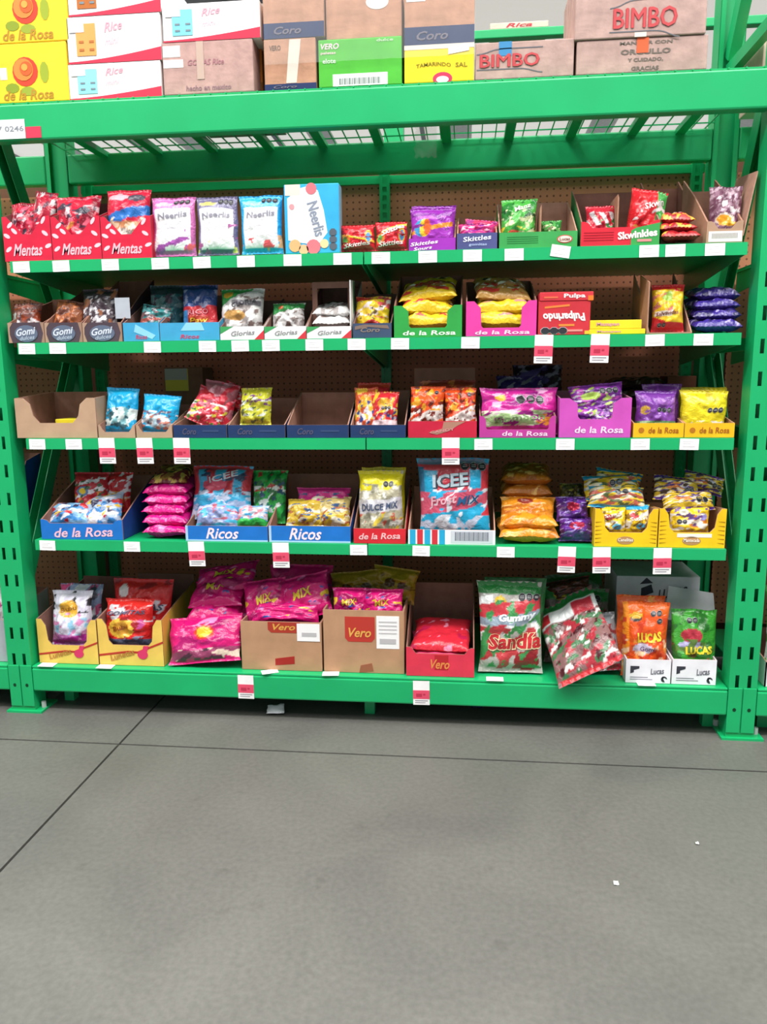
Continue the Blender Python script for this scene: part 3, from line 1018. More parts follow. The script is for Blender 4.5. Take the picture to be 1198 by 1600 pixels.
# kraft tray with barcode
e, x0, x1, z, w, fh = tray(1, 1102, 1160, 'kraft tray with high slanted sides and a white barcode label', '#b08d74', 357, 345, 300, d=.3, inn='#a37f66', sback=282, th=.005)
panel('side_flap', [(0, 0), (.2, 0), (.22, .215), (.02, .19)], 'r', .004, M('#b08d74', 'kraft'), M('#b08d74', 'kraft'), e, (w + .004, .004, .02), (0, math.radians(11), 0))
patch(e, 'barcode_label', rect(w * .06, fh * .08, w * .98, fh * .82), '#ece8e4')
for i in range(20):
    patch(e, 'barcode_bar', rect(w * (.15 + .036 * i), fh * .3, w * (.165 + .036 * i), fh * .68), '#76706c', y=-.0008, t=.0004)
stand(1, 1106, 1158, 292, .04, 'clear bag of purple candies with a yellow badge in the kraft barcode tray', '#8c6478', [N(9, .0, '#6d4257'), N(10, .15, '#b799a8', 0, 1, 2), N(5, .25, '#d9d3d6', .5, 1, 3), O(.4, .36, .3, .1, '#e7d8c8'), O(.38, .36, .24, .075, '#e39a22'), O(.5, .28, .3, .04, '#e3a52a')], lean=10, t=.07)

# ================================================================== ROW 2
BRN = '#4d3f48'
g2 = 'dark mauve trays'
for i, (a, b, lab) in enumerate(((14, 71, 'left dark mauve tray with a pale oval script, by the upright'), (71, 130, 'middle dark mauve tray with a pale oval script'), (130, 192, 'right dark mauve tray with a pale oval script, by the light blue trays'))):
    e, x0, x1, z, w, fh = tray(2, a, b, lab, BRN, 504, 504, (468, 455, 440)[i], d=.3, inn='#96705a', texts=(), group=g2, sback=(470, 452, 438)[i])
    patch(e, 'tan_swirl', [(0, 0), (w * .1, 0), (w * .04, fh * .4), (w * .05, fh * .75), (w * .14, fh), (0, fh)], '#a98a76')
    patch(e, 'tan_swirl', [(w, 0), (w * .9, 0), (w * .97, fh * .45), (w * .9, fh), (w, fh)], '#9a7b69')
    patch(e, 'oval_badge', oval(w * .5, fh * .45, w * .32, fh * .42), '#5f6a80', y=-.001)
    letters(e, 'Gomi', w * .5, fh * .56, w * .55, fh * .36, '#d5dbe6', shear=.4, rot=.12, y=-.0022)
    letters(e, 'dulces', w * .52, fh * .25, w * .42, fh * .2, '#a9b4c6', shear=.3, rot=.1, y=-.0022)
stand(2, 17, 62, 474, .05, 'brown pink candy bag in the left dark mauve tray', '#8d5a52', [N(4, .05, '#a3472c'), N(6, .2, '#d9cfd2', .2, .7, 1), O(.3, .4, .12, .1, '#e9e4ea'), N(7, .2, '#5a3d42', 0, 1, 3)], lean=16, t=.06)
stand(2, 80, 124, 470, .06, 'rusty brown candy bag in the middle dark mauve tray', '#9a5a3c', [N(4, .0, '#6d3f33'), N(6, .2, '#c4703f', 0, 1, 1)], lean=14, t=.06, ry=8)
stand(2, 128, 184, 452, .05, 'dark bag with silver scribble print in the right dark mauve tray', '#4d3f48', [N(8, .08, '#c3bcc4', .15, .85, 1), N(10, .2, '#e8e4ea', .2, .8, 2), R(0, .88, 1, 1, '#3a2f36'), N(5, .3, '#a86a4a', 0, 1, 3)], lean=10, t=.06)
x_, z_ = at(193, 465, .06)
cdv = panel('paper_card', rect(0, 0, .052, .068), 'y', .0012, M('#b9bfc9'), M('#b9bfc9'), None, (x_ - .026, .046, ZS[2] + .078))
tag(cdv, 'small pale grey card sticking up behind the dark mauve trays', 'card')
for i, (a, b, lab) in enumerate(((193, 250, 'left light blue tray with a red word, holding teal bags'), (250, 344, 'right light blue tray with a red word, holding blue bags'))):
    tray(2, a, b, lab, '#3f9cc8', 504, 504, 462, d=.3, inn='#8a6e60', texts=[('Ricos', .5, .22, .32, .24, '#c2466a', .2)], marks=[('pale_flash', [(.35, .55), (.75, .55), (.7, 1), (.45, 1)] if i else [(.3, .5), (.8, .1), (.9, .3), (.35, .9)], '#8ccbe4')], group='light blue trays')
tl = [N(4, .0, '#7c5a5c'), D(.2, .5, .35, .62, '#a9574f'), N(6, .2, '#cfd0d8', 0, 1, 1), N(7, .28, '#31343f', .4, 1, 2)]
stand(2, 214, 262, 478, .05, 'teal and brown candy bag in the left light blue tray', '#3f8f92', tl, lean=16, t=.05, ry=10, pyb=520)
stand(2, 234, 290, 446, .12, 'dark teal bag standing tall behind the light blue trays', '#31606a', [N(4, .05, '#4c4050'), N(6, .15, '#6d8c90', 0, 1, 2), R(0, .82, 1, 1, '#27343c')], lean=8, t=.06)
stand(2, 286, 342, 446, .08, 'dark blue bag with red and yellow lettering in the right light blue tray', '#2c447e', [D(.22, .26, .56, .62, '#c5303a'), R(.15, .24, .8, .4, '#b5402c'), N(6, .2, '#8f97b8', .55, 1, 1), R(0, .0, .18, .5, '#3e86c4'), R(.0, .9, 1, 1, '#1e2f63')], lean=8, t=.06, texts=[('Paw', .5, .32, .5, .1, '#eebc3a', .1, .2), ('RICO', .5, .48, .6, .09, '#d88a92', .1, .1)])
g3 = 'white trays with green and red corners'
for i, (a, b, lab) in enumerate(((344, 413, 'left white tray with green and red corners'), (413, 479, 'middle white tray with green and red corners'), (479, 549, 'right white tray with green and red corners, under an upturned kraft lid'))):
    e3, _a, _b, _c, w3, _d = tray(2, a, b, lab, '#eeecec', 510, 510, (470, 470, 440)[i], d=.28, inn='#7c6152', sback=(470, 466, 440)[i], texts=[('Glorias', .52, .5, .55, .38, '#8e8a90', .25, .06)],
         marks=[('green_corner', [(0, .45), (.3, 1), (0, 1)], '#3c9a58'), ('red_corner', [(.78, 0), (1, 0), (1, .7)], '#cf3843')], group=g3)
    wb = [N(4, .05, '#a39a98', 0, 1, 1), N(6, .1, '#e9e7e6', 0, 1, 2), N(7, .22, '#7d6a66', .1, .8, 3)]
    if i == 0:
        stand(2, 344, 412, 452, .045, 'plump white and green bag with gold print in the left white tray', '#d9d7d6', wb + [D(.62, 1.1, 1.1, 1.4, '#3c9a4c'), O(.2, .86, .12, .07, '#d6a83a'), O(.38, .42, .26, .1, '#cf9d58'), R(.3, .62, .95, .72, '#77747a')], lean=12, t=.08, texts=[('GLORIA', .6, .66, .6, .1, '#4d4a52', .2)])
    elif i == 1:
        stand(2, 424, 476, 474, .05, 'short white bag with green top in the middle white tray', '#c9c5c4', wb + [D(.6, .8, 1.1, 1.1, '#3a8a4a'), O(.3, .8, .1, .06, '#c9603a')], lean=16, t=.07)
    else:
        for q in range(2):
            lie(2, 486, 545, .03 + .02 * q, .03 + .032 * q, .04, .18, ('lower', 'upper')[q] + ' white bag lying inside the right white tray', '#d9d6d4', wb + [R(0, .6, 1, 1, '#2e5b38')], pitch=12)
h = fz(439, 1.1, .09) - ZS[2] - .005
e, w = e3, w3
panel('hood_frame', [(.005, .005), (.005, h), (w - .005, h), (w - .005, .005), (w - .02, .005), (w - .02, h - .02), (.022, h - .02), (.022, .005)], 'y', .004, M('#8d6c5a', 'kraft'), M('#8d6c5a', 'kraft'), e, (0, .08, 0))
panel('hood_top', rect(.005, 0, w - .005, .16), 'z', .004, M('#7d5f50', 'kraft'), M('#7d5f50', 'kraft'), e, (0, .084, h))
panel('white_flap', [(0, 0), (.08, 0), (.1, h * 1.02), (.005, h * .98)], 'l', .003, M('#e5e6e6'), M('#e5e6e6'), e, (w - .004, .006, 0))
panel('green_stripe', [(.055, 0.0), (.075, 0.0), (.093, h), (.066, h)], 'r', .0008, M('#3d8a55'), M('#3d8a55'), e, (w - .0002, .006, 0))
tray(2, 551, 612, 'navy tray of yellow and red bags between white and green trays', '#3a4a66', 505, 505, 460, d=.28, inn='#7a5f52', texts=[('Coro', .45, .55, .5, .32, '#8a7a72', .3)], marks=[('brown_scuff', [(.05, .55), (.4, .75), (.95, .6), (.9, .85), (.3, .92), (.05, .8)], '#7c6860')])
stand(2, 554, 610, 464, .045, 'yellow and red bag in the single navy tray', '#e2c02e', [N(4, .05, '#d3545a', .4, 1, 1), O(.5, .2, .3, .12, '#b5352f'), N(6, .15, '#efdcd8', .45, .9, 2), R(0, .85, .4, 1, '#c8362f'), N(7, .28, '#6e5a32', .1, 1, 3)], lean=14, t=.07)
# green and pink branded trays
for a, b, col, lab, f0, s0, b0 in ((615, 722, '#2f9a45', 'green tray with white lettering and a cut out front', 512, 477, 432), (727, 838, '#dd3f9c', 'hot pink tray with white lettering and a cut out front, second shelf', 512, 470, 440)):
    tray(2, a, b, lab, col, f0, s0, b0, d=.28, notch=.046, slant=.008, inn='#8c6b58', side=col, texts=[('de la Rosa', .52, .45, .78, .5, '#e6f2e4' if a < 700 else '#f6cfe4', .1)], sback=b0)
yb = [D(.25, .4, .5, .6, '#b98a63'), N(5, .1, '#a9713c', .2, .8, 1), N(6, .2, '#c93a34', .1, .6, 2), N(7, .22, '#3b352c', .55, 1, 3), N(8, .3, '#f3efe0', .2, .8, 4)]
for i in range(3):
    lie(2, 628 - 3 * i, 711 + i, .03 + .014 * i, .012 + .042 * i, .058, .17, ('lowest', 'middle', 'topmost')[i] + ' yellow candy bag stacked in the green tray', '#e6c127', yb, group='yellow bags in the green tray', rz=(-3, 3, -4)[i], ry=(0, 3, -6)[i], pitch=20, texts=[('Rosa', .5, .45, .5, .2, '#c8362f', .1, .2)] if i == 2 else ())
for i in range(3):
    lie(2, 741, 828 + i, .03 + .014 * i, .012 + .04 * i, .056, .17, ('lowest', 'middle', 'topmost')[i] + ' yellow brown bag stacked in the hot pink tray', '#e8c52a' if i < 2 else '#b98c4a', yb if i == 2 else [N(5, .15, '#efe6d8', .2, .8, 1), N(6, .2, '#c98a8a', .1, .6, 2)], group='yellow bags in the pink tray', rz=(2, -2, 4)[i],
        pitch=22, ry=(0, -3, 4)[i], texts=[('Malva', .5, .4, .6, .22, '#8a6a78', .1, .2)] if i == 1 else ())


def flat_box(r, px0, px1, Y, d, pyb, pyt, label, col, z0, grp=None, name='candy_box'):
    z = z0
    x0, x1 = fx(px0, Y, z), fx(px1, Y, z)
    w, h = x1 - x0, fz(pyt, (x0 + x1) / 2, Y) - z
    e = empty(name, (x0, Y, z), label, 'candy box', grp)
    box('body', (0, w, 0, d, 0, h), M(col, 'card'), e, bev=.002)
    return e, w, h, z + h


z2 = ZS[2] + .001
e, w, h, zt = flat_box(2, 840, 921, .014, .2, 530, 470, 'red candy box standing with its white lettering upside down', '#c5323c', z2)
letters(e, 'Pulparindo', w * .5, h * .56, w * .82, h * .3, '#eeeaea', rot=math.pi, bold=.04, shear=-.2)
patch(e, 'orange_strip', [(w * .12, h * .78), (w * .6, h * .84), (w * .6, h * .9), (w * .12, h * .84)], '#de7f3c')
patch(e, 'orange_strip', rect(w * .4, h * .26, w * .7, h * .32), '#de8a3c')
for k in range(3):
    patch(e, 'warning_seal', oval(w * (.14 + .17 * k), h * .13, w * .085, h * .1, 8, .39), '#33333a', y=-.001)
    patch(e, 'seal_rim', oval(w * (.14 + .17 * k), h * .13, w * .098, h * .115, 8, .39), '#b9b4b6')
patch(e, 'yellow_corner', rect(w * .9, 0.002, w * .998, h * .12), '#e0b53a')
patch(e, 'pink_strip', rect(w * .56, h * .1, w * .86, h * .16), '#e08a86', y=-.0004)
e, w, h, _ = flat_box(2, 843, 927, .012, .2, 470, 456, 'flat red candy box lying on the upside down lettered box', '#cc3640', zt)
letters(e, 'Pulpa', w * .65, h * .5, w * .4, h * .6, '#efe4e4', bold=.03)
patch(e, 'orange_end', rect(w * .9, 0, w, h * .55), '#e0762f')
patch(e, 'orange_strip', rect(w * .08, h * .3, w * .34, h * .5), '#dc6a4a')
e, w, h, zt = flat_box(2, 919, 1008, .014, .16, 527, 514, 'lower yellow candy box lying flat beside the red lettered box', '#e8cd27', z2)
letters(e, 'Mazapan', w * .36, h * .5, w * .42, h * .5, '#d99aa0', bold=.03)
e, w, h, zt = flat_box(2, 917, 1002, .016, .16, 513, 500, 'upper yellow candy box lying on another yellow box', '#ecd22c', zt + .0005)
letters(e, 'Mazapan', w * .38, h * .5, w * .42, h * .5, '#d99aa0', bold=.03)
e, x0, x1, z, w, fh = tray(2, 1012, 1082, 'kraft box with tall side flaps around a red and yellow bag', '#a8866e', 521, 519, 450, d=.26, inn='#a8866e', sback=428)
panel('side_flap', [(0, 0), (.1, 0), (.13, fz(428, x0, .1) - z), (-.0, fz(440, x0, 0) - z)], 'l', .004, M(KR, 'kraft'), M(KR, 'kraft'), e, (-.0055, .001, 0))
stand(2, 1016, 1068, 445, .035, 'red and yellow fruit candy bag in the kraft box with tall flaps', '#d2272b', [D(.3, .0, 1.2, .7, '#e8bf26'), R(.0, .88, .8, 1, '#cc2a2c'), O(.55, .72, .28, .12, '#9cbb4a'), N(5, .12, '#d77f74', .3, .8, 1), R(.05, .3, .75, .4, '#f0e3d8'), R(.6, .1, 1, .85, '#e6c12a'), R(0, 0, 1, .18, '#c82430'), N(6, .3, '#e9a24a', .2, .9, 3)], lean=8, t=.06,
      texts=[('Salvavidas', .42, .36, .7, .08, '#8a4a44', .1, .2)], octs=[(.2, .12, 2)])
for i in range(4):
    lie(2, 1083 + i, 1160 - i, .02 + .015 * i, .002 + .032 * i, .038, .18, ('lowest', 'second', 'third', 'topmost')[i] + ' purple candy bag of the stack at the right upright', '#3c2a86', [N(5, .15, '#59489e'), N(8, .25, '#a79ccb', 0, 1, 1), N(6, .28, '#241858', 0, 1, 2)], group='purple bags by the right upright', rz=(2, -3, 2, -2)[i], pitch=8)


# ================================================================== ROW 3
tray(3, 27, 153, 'empty wide kraft tray with a torn low front, by the left upright', '#b7967b', 661, 622, 612, d=.26, notch=.055, slant=.03, inn='#a8866f', th=.005)
e, w, h, _ = flat_box(3, 88, 128, .09, .1, 668, 655, 'small yellow box left inside the empty wide kraft tray', '#e3cf2c', ZS[3] + .007)
letters(e, 'Rosa', w * .5, h * .5, w * .5, h * .5, '#b99a1e')
for a, b, lab in ((154, 212, 'left kraft tray holding a cyan bag'), (213, 270, 'right kraft tray holding a cyan bag')):
    tray(3, a, b, lab, '#b08f78', 675, 664, 632, d=.24, notch=.01, inn='#9a7862', group='kraft trays of cyan bags')
cy = [O(.55, .36, .36, .2, '#7fb7bf'), N(6, .0, '#d6e6e4', .15, .55, 1), N(7, .15, '#35606c', .1, .6, 2), R(0, .82, 1, 1, '#1fa6d8')]
stand(3, 162, 214, 606, .035, 'cyan candy bag in the left kraft tray, green grey print', '#19a0d2', cy, lean=12, t=.055, ry=3)
stand(3, 218, 277, 617, .035, 'cyan candy bag in the right kraft tray, orange print', '#1aa3d6', [O(.5, .3, .36, .18, '#a9c5d0'), N(6, .05, '#c07a68', .1, .5, 1), N(7, .12, '#e4e2e6', .15, .55, 2), N(8, .25, '#6a5a6e', .2, .6, 3), R(0, .84, 1, 1, '#20a8da')], lean=12, t=.055, ry=5)
x_, z_ = at(258, 612, .5)
e = empty('carton', (x_, .5, ZS[3] + .001), 'kraft carton with a yellow label deep on the middle shelf', 'carton')
x2_, z3_ = at(316, 574, .5)
w, h = x2_ - x_, z3_ - ZS[3] - .001
box('body', (0, w, 0, .13, 0, h), M('#8d6c50', 'kraft'), e, bev=.003)
patch(e, 'yellow_label', rect(w * .02, h * .62, w * .62, h * .98), '#e6d64a')
patch(e, 'grey_label', rect(w * .02, h * .8, w * .6, h * .985), '#b9b9b0', y=-.001)
NVY = '#1f3560'


def navyt(a, b, lab, bp_, d=.26, f=664, **k):
    return tray(3, a, b, lab, NVY, f, f, bp_, d=d, inn='#a07f69', texts=[('Coro', .3, .5, .26, .5, '#54506a', .3)], marks=[('printed_line', rect(.55, .45, .85, .6), '#35466c')], group='navy fronted kraft trays', **k)


navyt(271, 355, 'navy fronted tray with sprawling red and pink bags', 640)
navyt(356, 446, 'navy fronted tray with a yellow green bag', 622)
navyt(448, 545, 'empty navy fronted tray in the middle of the shelf', 613, d=.24)
navyt(547, 634, 'navy fronted tray with red and yellow bags by the red tray', 610)
pk = [N(4, .05, '#c22a38'), N(6, .1, '#d9788c', .3, 1, 1), N(6, .18, '#e0cf4a', .1, .6, 2), N(7, .2, '#ead6d8', 0, .7, 3), N(7, .3, '#4d7a3c', 0, .5, 4)]
stand(3, 285, 345, 608, .04, 'red and pink sweets bag in front, slumped in the navy tray', '#cc3a4c', pk, lean=24, t=.06, ry=24, pyb=664)
stand(3, 305, 360, 596, .10, 'pink clear bag rising behind the slumped red one', '#b96a78', [N(4, .1, '#cf2f42', 0, 1, 1), N(6, .2, '#d99aa8', .4, 1, 2)], lean=12, t=.07, ry=12)
stand(3, 335, 388, 602, .16, 'bright red bag leaning over towards the yellow green bag', '#cf2233', [N(5, .2, '#a81c30'), N(7, .25, '#e6b8c0', 0, 1, 1)], lean=10, t=.05, ry=28, pyb=640)
stand(3, 374, 424, 606, .045, 'yellow green candy bag in the navy fronted tray', '#b9b92e', [N(5, .05, '#d5cc3e'), N(6, .12, '#cfd2c6', .2, .8, 1), N(7, .22, '#7a4a7c', .5, 1, 2), N(8, .25, '#55643a', 0, .7, 3)], lean=16, t=.06, pyb=664)
ry_ = [O(.55, .7, .3, .12, '#d8902e'), N(5, .1, '#e3b73a', .3, 1, 1), N(7, .12, '#ddd6da', .1, .6, 2), N(7, .25, '#3a4a86', .2, .7, 3)]
stand(3, 553, 590, 606, .045, 'narrow orange and white bag, left in the navy tray by the red tray', '#cf5a34', ry_, lean=12, t=.05)
stand(3, 578, 622, 612, .035, 'red bag with yellow and white print, front of the navy tray', '#cc2a34', ry_ + [R(0, 0, 1, .32, '#e6ccd2')], lean=10, t=.06, octs=[(.45, .6, 3)])
stand(3, 558, 610, 598, .12, 'plain dark red bag at the back of the navy tray', '#b3222c', [N(5, .2, '#d04038', .5, 1), R(.0, .9, 1, 1, '#c9472c')], lean=8, t=.06)
e, x0, x1, z, w, fh = tray(3, 637, 745, 'crimson tray with a torn kraft patch, holding orange bags', '#c0203c', 658, 658, 575, d=.26, inn='#a07a62', sback=640)
patch(e, 'torn_patch', [(w * .3, fh * .3), (w * .5, fh * .55), (w * .52, fh * .95), (w * .84, fh * .97), (w * .72, fh * .72), (w * .6, fh * .4), (w * .42, fh * .18)], '#a97b6a')
letters(e, 'CANDY', w * .5, fh * .42, w * .36, fh * .16, '#d48a8e', rot=.15, y=-.002)
og = [N(4, .05, '#c23418'), D(.0, .35, .28, .65, '#d8cbc6'), N(6, .15, '#e5a02a', .5, 1, 1), N(7, .2, '#6e2418', 0, 1, 2), N(8, .28, '#efe8e2', .1, .6, 3)]
stand(3, 640, 694, 604, .035, 'left orange candy bag with silver flashes in the crimson tray', '#e0561f', og, lean=8, t=.055, octs=[(.78, .86, 1)])
stand(3, 693, 744, 606, .04, 'right orange candy bag with silver flashes in the crimson tray', '#d9481d', og, lean=8, t=.055, octs=[(.8, .84, 1)])
stand(3, 650, 742, 594, .12, 'brown red bag behind the two orange ones in the crimson tray', '#7c2a1e', [N(5, .1, '#b0642c')], lean=6, t=.06, res=.7)
tray(3, 748, 868, 'magenta tray with pale lettering under one broad magenta bag', '#b83a92', 671, 650, 620, d=.26, notch=.02, slant=.006, inn='#9a6f62', side='#b83a92', texts=[('de la Rosa', .6, .5, .6, .6, '#e8c3de', .1)])
stand(3, 748, 873, 606, .03, 'broad magenta candy bag with a pale green band', '#c2268c', [D(.16, .22, .44, .5, '#a9c98a'), N(7, .15, '#dfe9c8', .18, .48, 1), O(.27, .78, .08, .08, '#e0b63a'), O(.83, .3, .12, .12, '#dd8a3a'), N(5, .25, '#8e1c76'), R(.0, .9, 1, 1, '#b5268a'), N(7, .3, '#e3a4cf', .4, 1, 3)], lean=10, t=.07, texts=[('Bombon', .5, .33, .66, .13, '#6f8a5a', .08, .1)], octs=[(.52, .72, 3)])
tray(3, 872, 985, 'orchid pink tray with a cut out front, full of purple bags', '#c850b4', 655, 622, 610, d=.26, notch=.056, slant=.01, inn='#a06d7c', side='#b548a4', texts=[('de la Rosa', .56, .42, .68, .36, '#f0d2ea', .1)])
pu = [N(5, .08, '#5c2478'), N(6, .15, '#b94fb0', .3, 1, 1), N(7, .2, '#a9c05a', .2, .9, 2), N(8, .25, '#d9cfe0', 0, .8, 3)]
stand(3, 896, 964, 632, .03, 'purple bag low in front in the orchid pink tray', '#7d2f9a', pu, lean=14, t=.05, octs=[(.55, .4, 3)])
stand(3, 893, 978, 600, .075, 'upper purple and green bag slanting out of the orchid pink tray', '#82309c', pu + [O(.35, .6, .2, .12, '#a3bd52')], lean=12, t=.06, ry=-6, pyb=650, octs=[(.6, .72, 3)])
for a, b, lab in ((988, 1068, 'left yellow tray with red brown lettering on the middle shelf'), (1068, 1147, 'right yellow tray with red brown lettering, end of the middle shelf')):
    tray(3, a, b, lab, '#eab21e', 661, 661, 636, d=.26, inn='#b08c6c', texts=[('de la Rosa', .6, .5, .6, .42, '#a8601e', .1)], marks=[('rose_mark', oval(.16, .5, .06, .2, 8), '#b5701f')], group='yellow trays on the middle shelf')
stand(3, 990, 1056, 611, .03, 'purple bag with green word in the left yellow tray', '#7a3c9a', [R(0, .05, 1, .3, '#5f8f56'), N(6, .1, '#a5c48e', .04, .3, 1), O(.2, .55, .12, .1, '#c29a3a'), R(0, .9, 1, 1, '#6a2f8c'), N(6, .25, '#9a5fb4', .3, 1, 2)], lean=6, t=.06, texts=[('Pulpita', .5, .18, .8, .16, '#d3e2c8', .0, .1)], octs=[(.55, .56, 3)])
stand(3, 1000, 1062, 600, .1, 'plain dark purple bag behind the green worded one', '#562070', [N(5, .2, '#6e2d8c')], lean=4, t=.06, res=.6)
for i in range(4):
    stand(3, 1062 - 3 * i, 1132 + (3 if i == 0 else 0), 611 - 2 * i, .032 + .045 * i, ('frontmost', 'second', 'third', 'rearmost')[i] + ' lemon yellow bag of the file in the right yellow tray', '#e3d021', [R(0, 0, 1, .22, '#cfc4b0'), N(7, .15, '#e8e0d0', .05, .3, 1), N(6, .3, '#b9a51c', .3, 1, 2)] if i == 0 else [N(5, .25, '#c9b51c')], lean=6, t=.05, group='lemon yellow bags', res=1 if i == 0 else .5,
          texts=[('Malvapatin', .45, .13, .85, .14, '#7c6a74', .0, .1)] if i == 0 else (), octs=[(.58, .55, 3)] if i == 0 else (), lump=.25)
# stock deep on the shelf
for i, (a, b, pt, c, lab) in enumerate(((775, 850, 588, '#43307a', 'dark purple bag deep behind the magenta bag'), (800, 880, 570, '#3a2434', 'maroon bag lying highest behind the magenta bag'))):
    stand(3, a, b, pt, .36 + .08 * i, lab, c, [N(5, .1, '#6a5aa0'), N(7, .25, '#a59fb4', 0, 1, 1)], lean=15, t=.07)
for i in range(3):
    lie(3, 955, 1045, .42, .06 + .04 * i, .045, .2, ('bottom', 'middle', 'top')[i] + ' dark bag stacked deep behind the yellow trays', '#3b2226', [N(6, .1, '#5c3a30'), N(8, .25, '#8a7a74', 0, 1, 1)], group='dark bags deep on the middle shelf', res=.7)
e, w, h, _ = flat_box(3, 950, 1050, .41, .22, 0, 622, 'low dark carton under the stacked dark bags', '#4a3226', ZS[3] + .001, name='carton')
x_, z_ = at(1040, 640, .5)
e = empty('carton', (x_, .5, ZS[3] + .001), 'brown carton deep behind the lemon yellow bags', 'carton')
box('body', (0, .105, 0, .12, 0, .19), M('#7a4c36', 'kraft'), e, bev=.003)
box('tape', (.03, .08, -.0006, .1206, .1895, .1905), M('#8a6548', 'gloss'), e)

# ================================================================== ROW 4
BLU = '#1d6ec2'
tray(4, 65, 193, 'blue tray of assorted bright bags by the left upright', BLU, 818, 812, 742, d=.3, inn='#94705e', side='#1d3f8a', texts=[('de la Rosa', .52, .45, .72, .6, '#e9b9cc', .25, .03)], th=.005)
asr = [N(3, .1, '#c6303a'), N(4, .1, '#3d86c8', 0, .8, 1), N(4, .2, '#e4e2ea', 0, .8, 2), N(5, .3, '#e0b63c', .2, 1, 3), N(5, .3, '#3c3a5a', .2, 1, 4)]
stand(4, 72, 140, 786, .035, 'blue and white bag lying low in front in the assorted blue tray', '#7fb0d8', asr, lean=42, t=.07, pyb=824)
stand(4, 126, 190, 772, .04, 'pale blue and red bag low on the right of the assorted blue tray', '#a9bcd8', asr, lean=38, t=.07, pyb=824, ry=-8)
stand(4, 113, 168, 738, .13, 'red bag with a yellow flower print in the assorted blue tray', '#b92432', [N(5, .12, '#e2dfe6', .3, .9, 1), O(.35, .5, .2, .12, '#5a7fb0'), O(.35, .5, .11, .07, '#dfc12e'), N(6, .2, '#d98a34', .1, .5, 2), N(7, .25, '#3b5a3c', .1, .8, 3)], lean=16, t=.06, pyb=800)
stand(4, 150, 205, 738, .16, 'red bag with orange print behind on the right of the blue tray', '#c3262f', [O(.3, .4, .22, .14, '#4f6fa8'), O(.3, .4, .12, .08, '#e6c93a'), N(5, .15, '#df8a3a', 0, .5, 1), N(7, .25, '#e6e2ea', .3, 1, 2)], lean=14, t=.06, pyb=800)
mg = '#dd1583'
for i in range(5):
    lie(4, 221 + (i % 2) * 2, 291 - (i % 3), .03 + .01 * i, .001 + .034 * i, .05, .2, ('lowest', 'second', 'third', 'fourth', 'topmost')[i] + ' magenta bag of the stack between the two blue trays', mg, [N(5, .2, '#b50f6c'), N(7, .3, '#f07ab8', 0, 1, 1)], group='magenta bags between blue trays', rz=(-3, 2, -2, 3, -3)[i], pitch=6, lump=.35)
lie(4, 232, 290, .09, .172, .04, .2, 'maroon and gold bag lying on the magenta stack', '#7a2430', [N(5, .1, '#a9743a'), N(7, .2, '#d9b45a', 0, 1, 1)], rz=8, pitch=10)
for a, b, f0, b0, lab in ((290, 419, 822, 760, 'blue tray with white script under frozen drink bags'), (420, 548, 822, 740, 'blue tray with white script and tall kraft back')):
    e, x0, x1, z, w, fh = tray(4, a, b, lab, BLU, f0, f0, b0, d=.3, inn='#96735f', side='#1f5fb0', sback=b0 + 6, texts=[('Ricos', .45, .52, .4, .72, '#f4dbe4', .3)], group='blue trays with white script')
    patch(e, 'pale_border', rect(0, 0, w, fh * .1), '#a9c8e6')
    patch(e, 'pale_border', rect(0, fh * .1, w * .03, fh), '#a9c8e6')
ic = [S(3.2, .15, '#bb3340', .45, .95, .0), N(6, .15, '#2d3f5c', .5, .95, 1), R(.0, .93, 1, 1, '#c23844')]
stand(4, 297, 392, 728, .1, 'sky blue and red frozen drink bag in the blue tray', '#3aa6d2', ic + [O(.4, .62, .22, .12, '#cf4a66'), N(5, .05, '#9fb4d8', 0, .45, 2), N(7, .15, '#c9d3ea', 0, .5, 3)], lean=18, t=.07, pyb=812, texts=[('ICEE', .55, .78, .5, .12, '#d7dce6', .25)])
stand(4, 303, 372, 778, .035, 'lavender bag low in front of the frozen drink bag', '#8fa0cf', [N(5, .05, '#c3cbe6'), N(6, .15, '#4cb4d8', 0, 1, 1), N(7, .2, '#cf6a7c', .2, 1, 2)], lean=35, t=.06, pyb=824)
stand(4, 368, 418, 790, .04, 'white and green bag low at the right of the frozen drink tray', '#c9cfdc', [R(0, 0, 1, .35, '#35b04f'), N(6, .1, '#d88a98', .3, 1, 1), N(7, .2, '#43a7d6', .3, 1, 2)], lean=30, t=.06, pyb=826)
stand(4, 392, 447, 735, .12, 'green candy bag between the two script trays', '#2fa64a', [N(5, .1, '#1d6a34'), N(6, .1, '#d3dcd8', .2, .7, 1), N(7, .2, '#b03a34', .6, 1, 2), N(7, .25, '#28506e', .2, .8, 3)], lean=16, t=.06, pyb=818)
yp = [D(.55, .6, .95, .9, '#cf2f86'), N(5, .1, '#cfae34', 0, .6, 1), N(6, .12, '#dfd6c0', 0, .7, 2), N(7, .22, '#41618e', 0, .8, 3), N(7, .28, '#a35a34', 0, .6, 4)]
stand(4, 446, 508, 780, .04, 'yellow mixed sweets bag at the left of the tall backed blue tray', '#c8a838', yp[1:], lean=35, t=.06, pyb=822)
stand(4, 490, 546, 776, .04, 'clear and gold sweets bag at the right of the tall backed blue tray', '#b9a468', yp[1:], lean=32, t=.06, pyb=824)
stand(4, 462, 548, 762, .11, 'magenta topped bag behind in the tall backed blue tray', '#cf2f86', yp, lean=22, t=.06, pyb=815)
tray(4, 552, 634, 'red tray with pale lettering around one clear and yellow bag', '#cf2632', 826, 826, 742, d=.26, inn='#8f6d5a', sback=748, texts=[('de la Rosa', .5, .5, .8, .42, '#f0b8bc', .2, .03)])
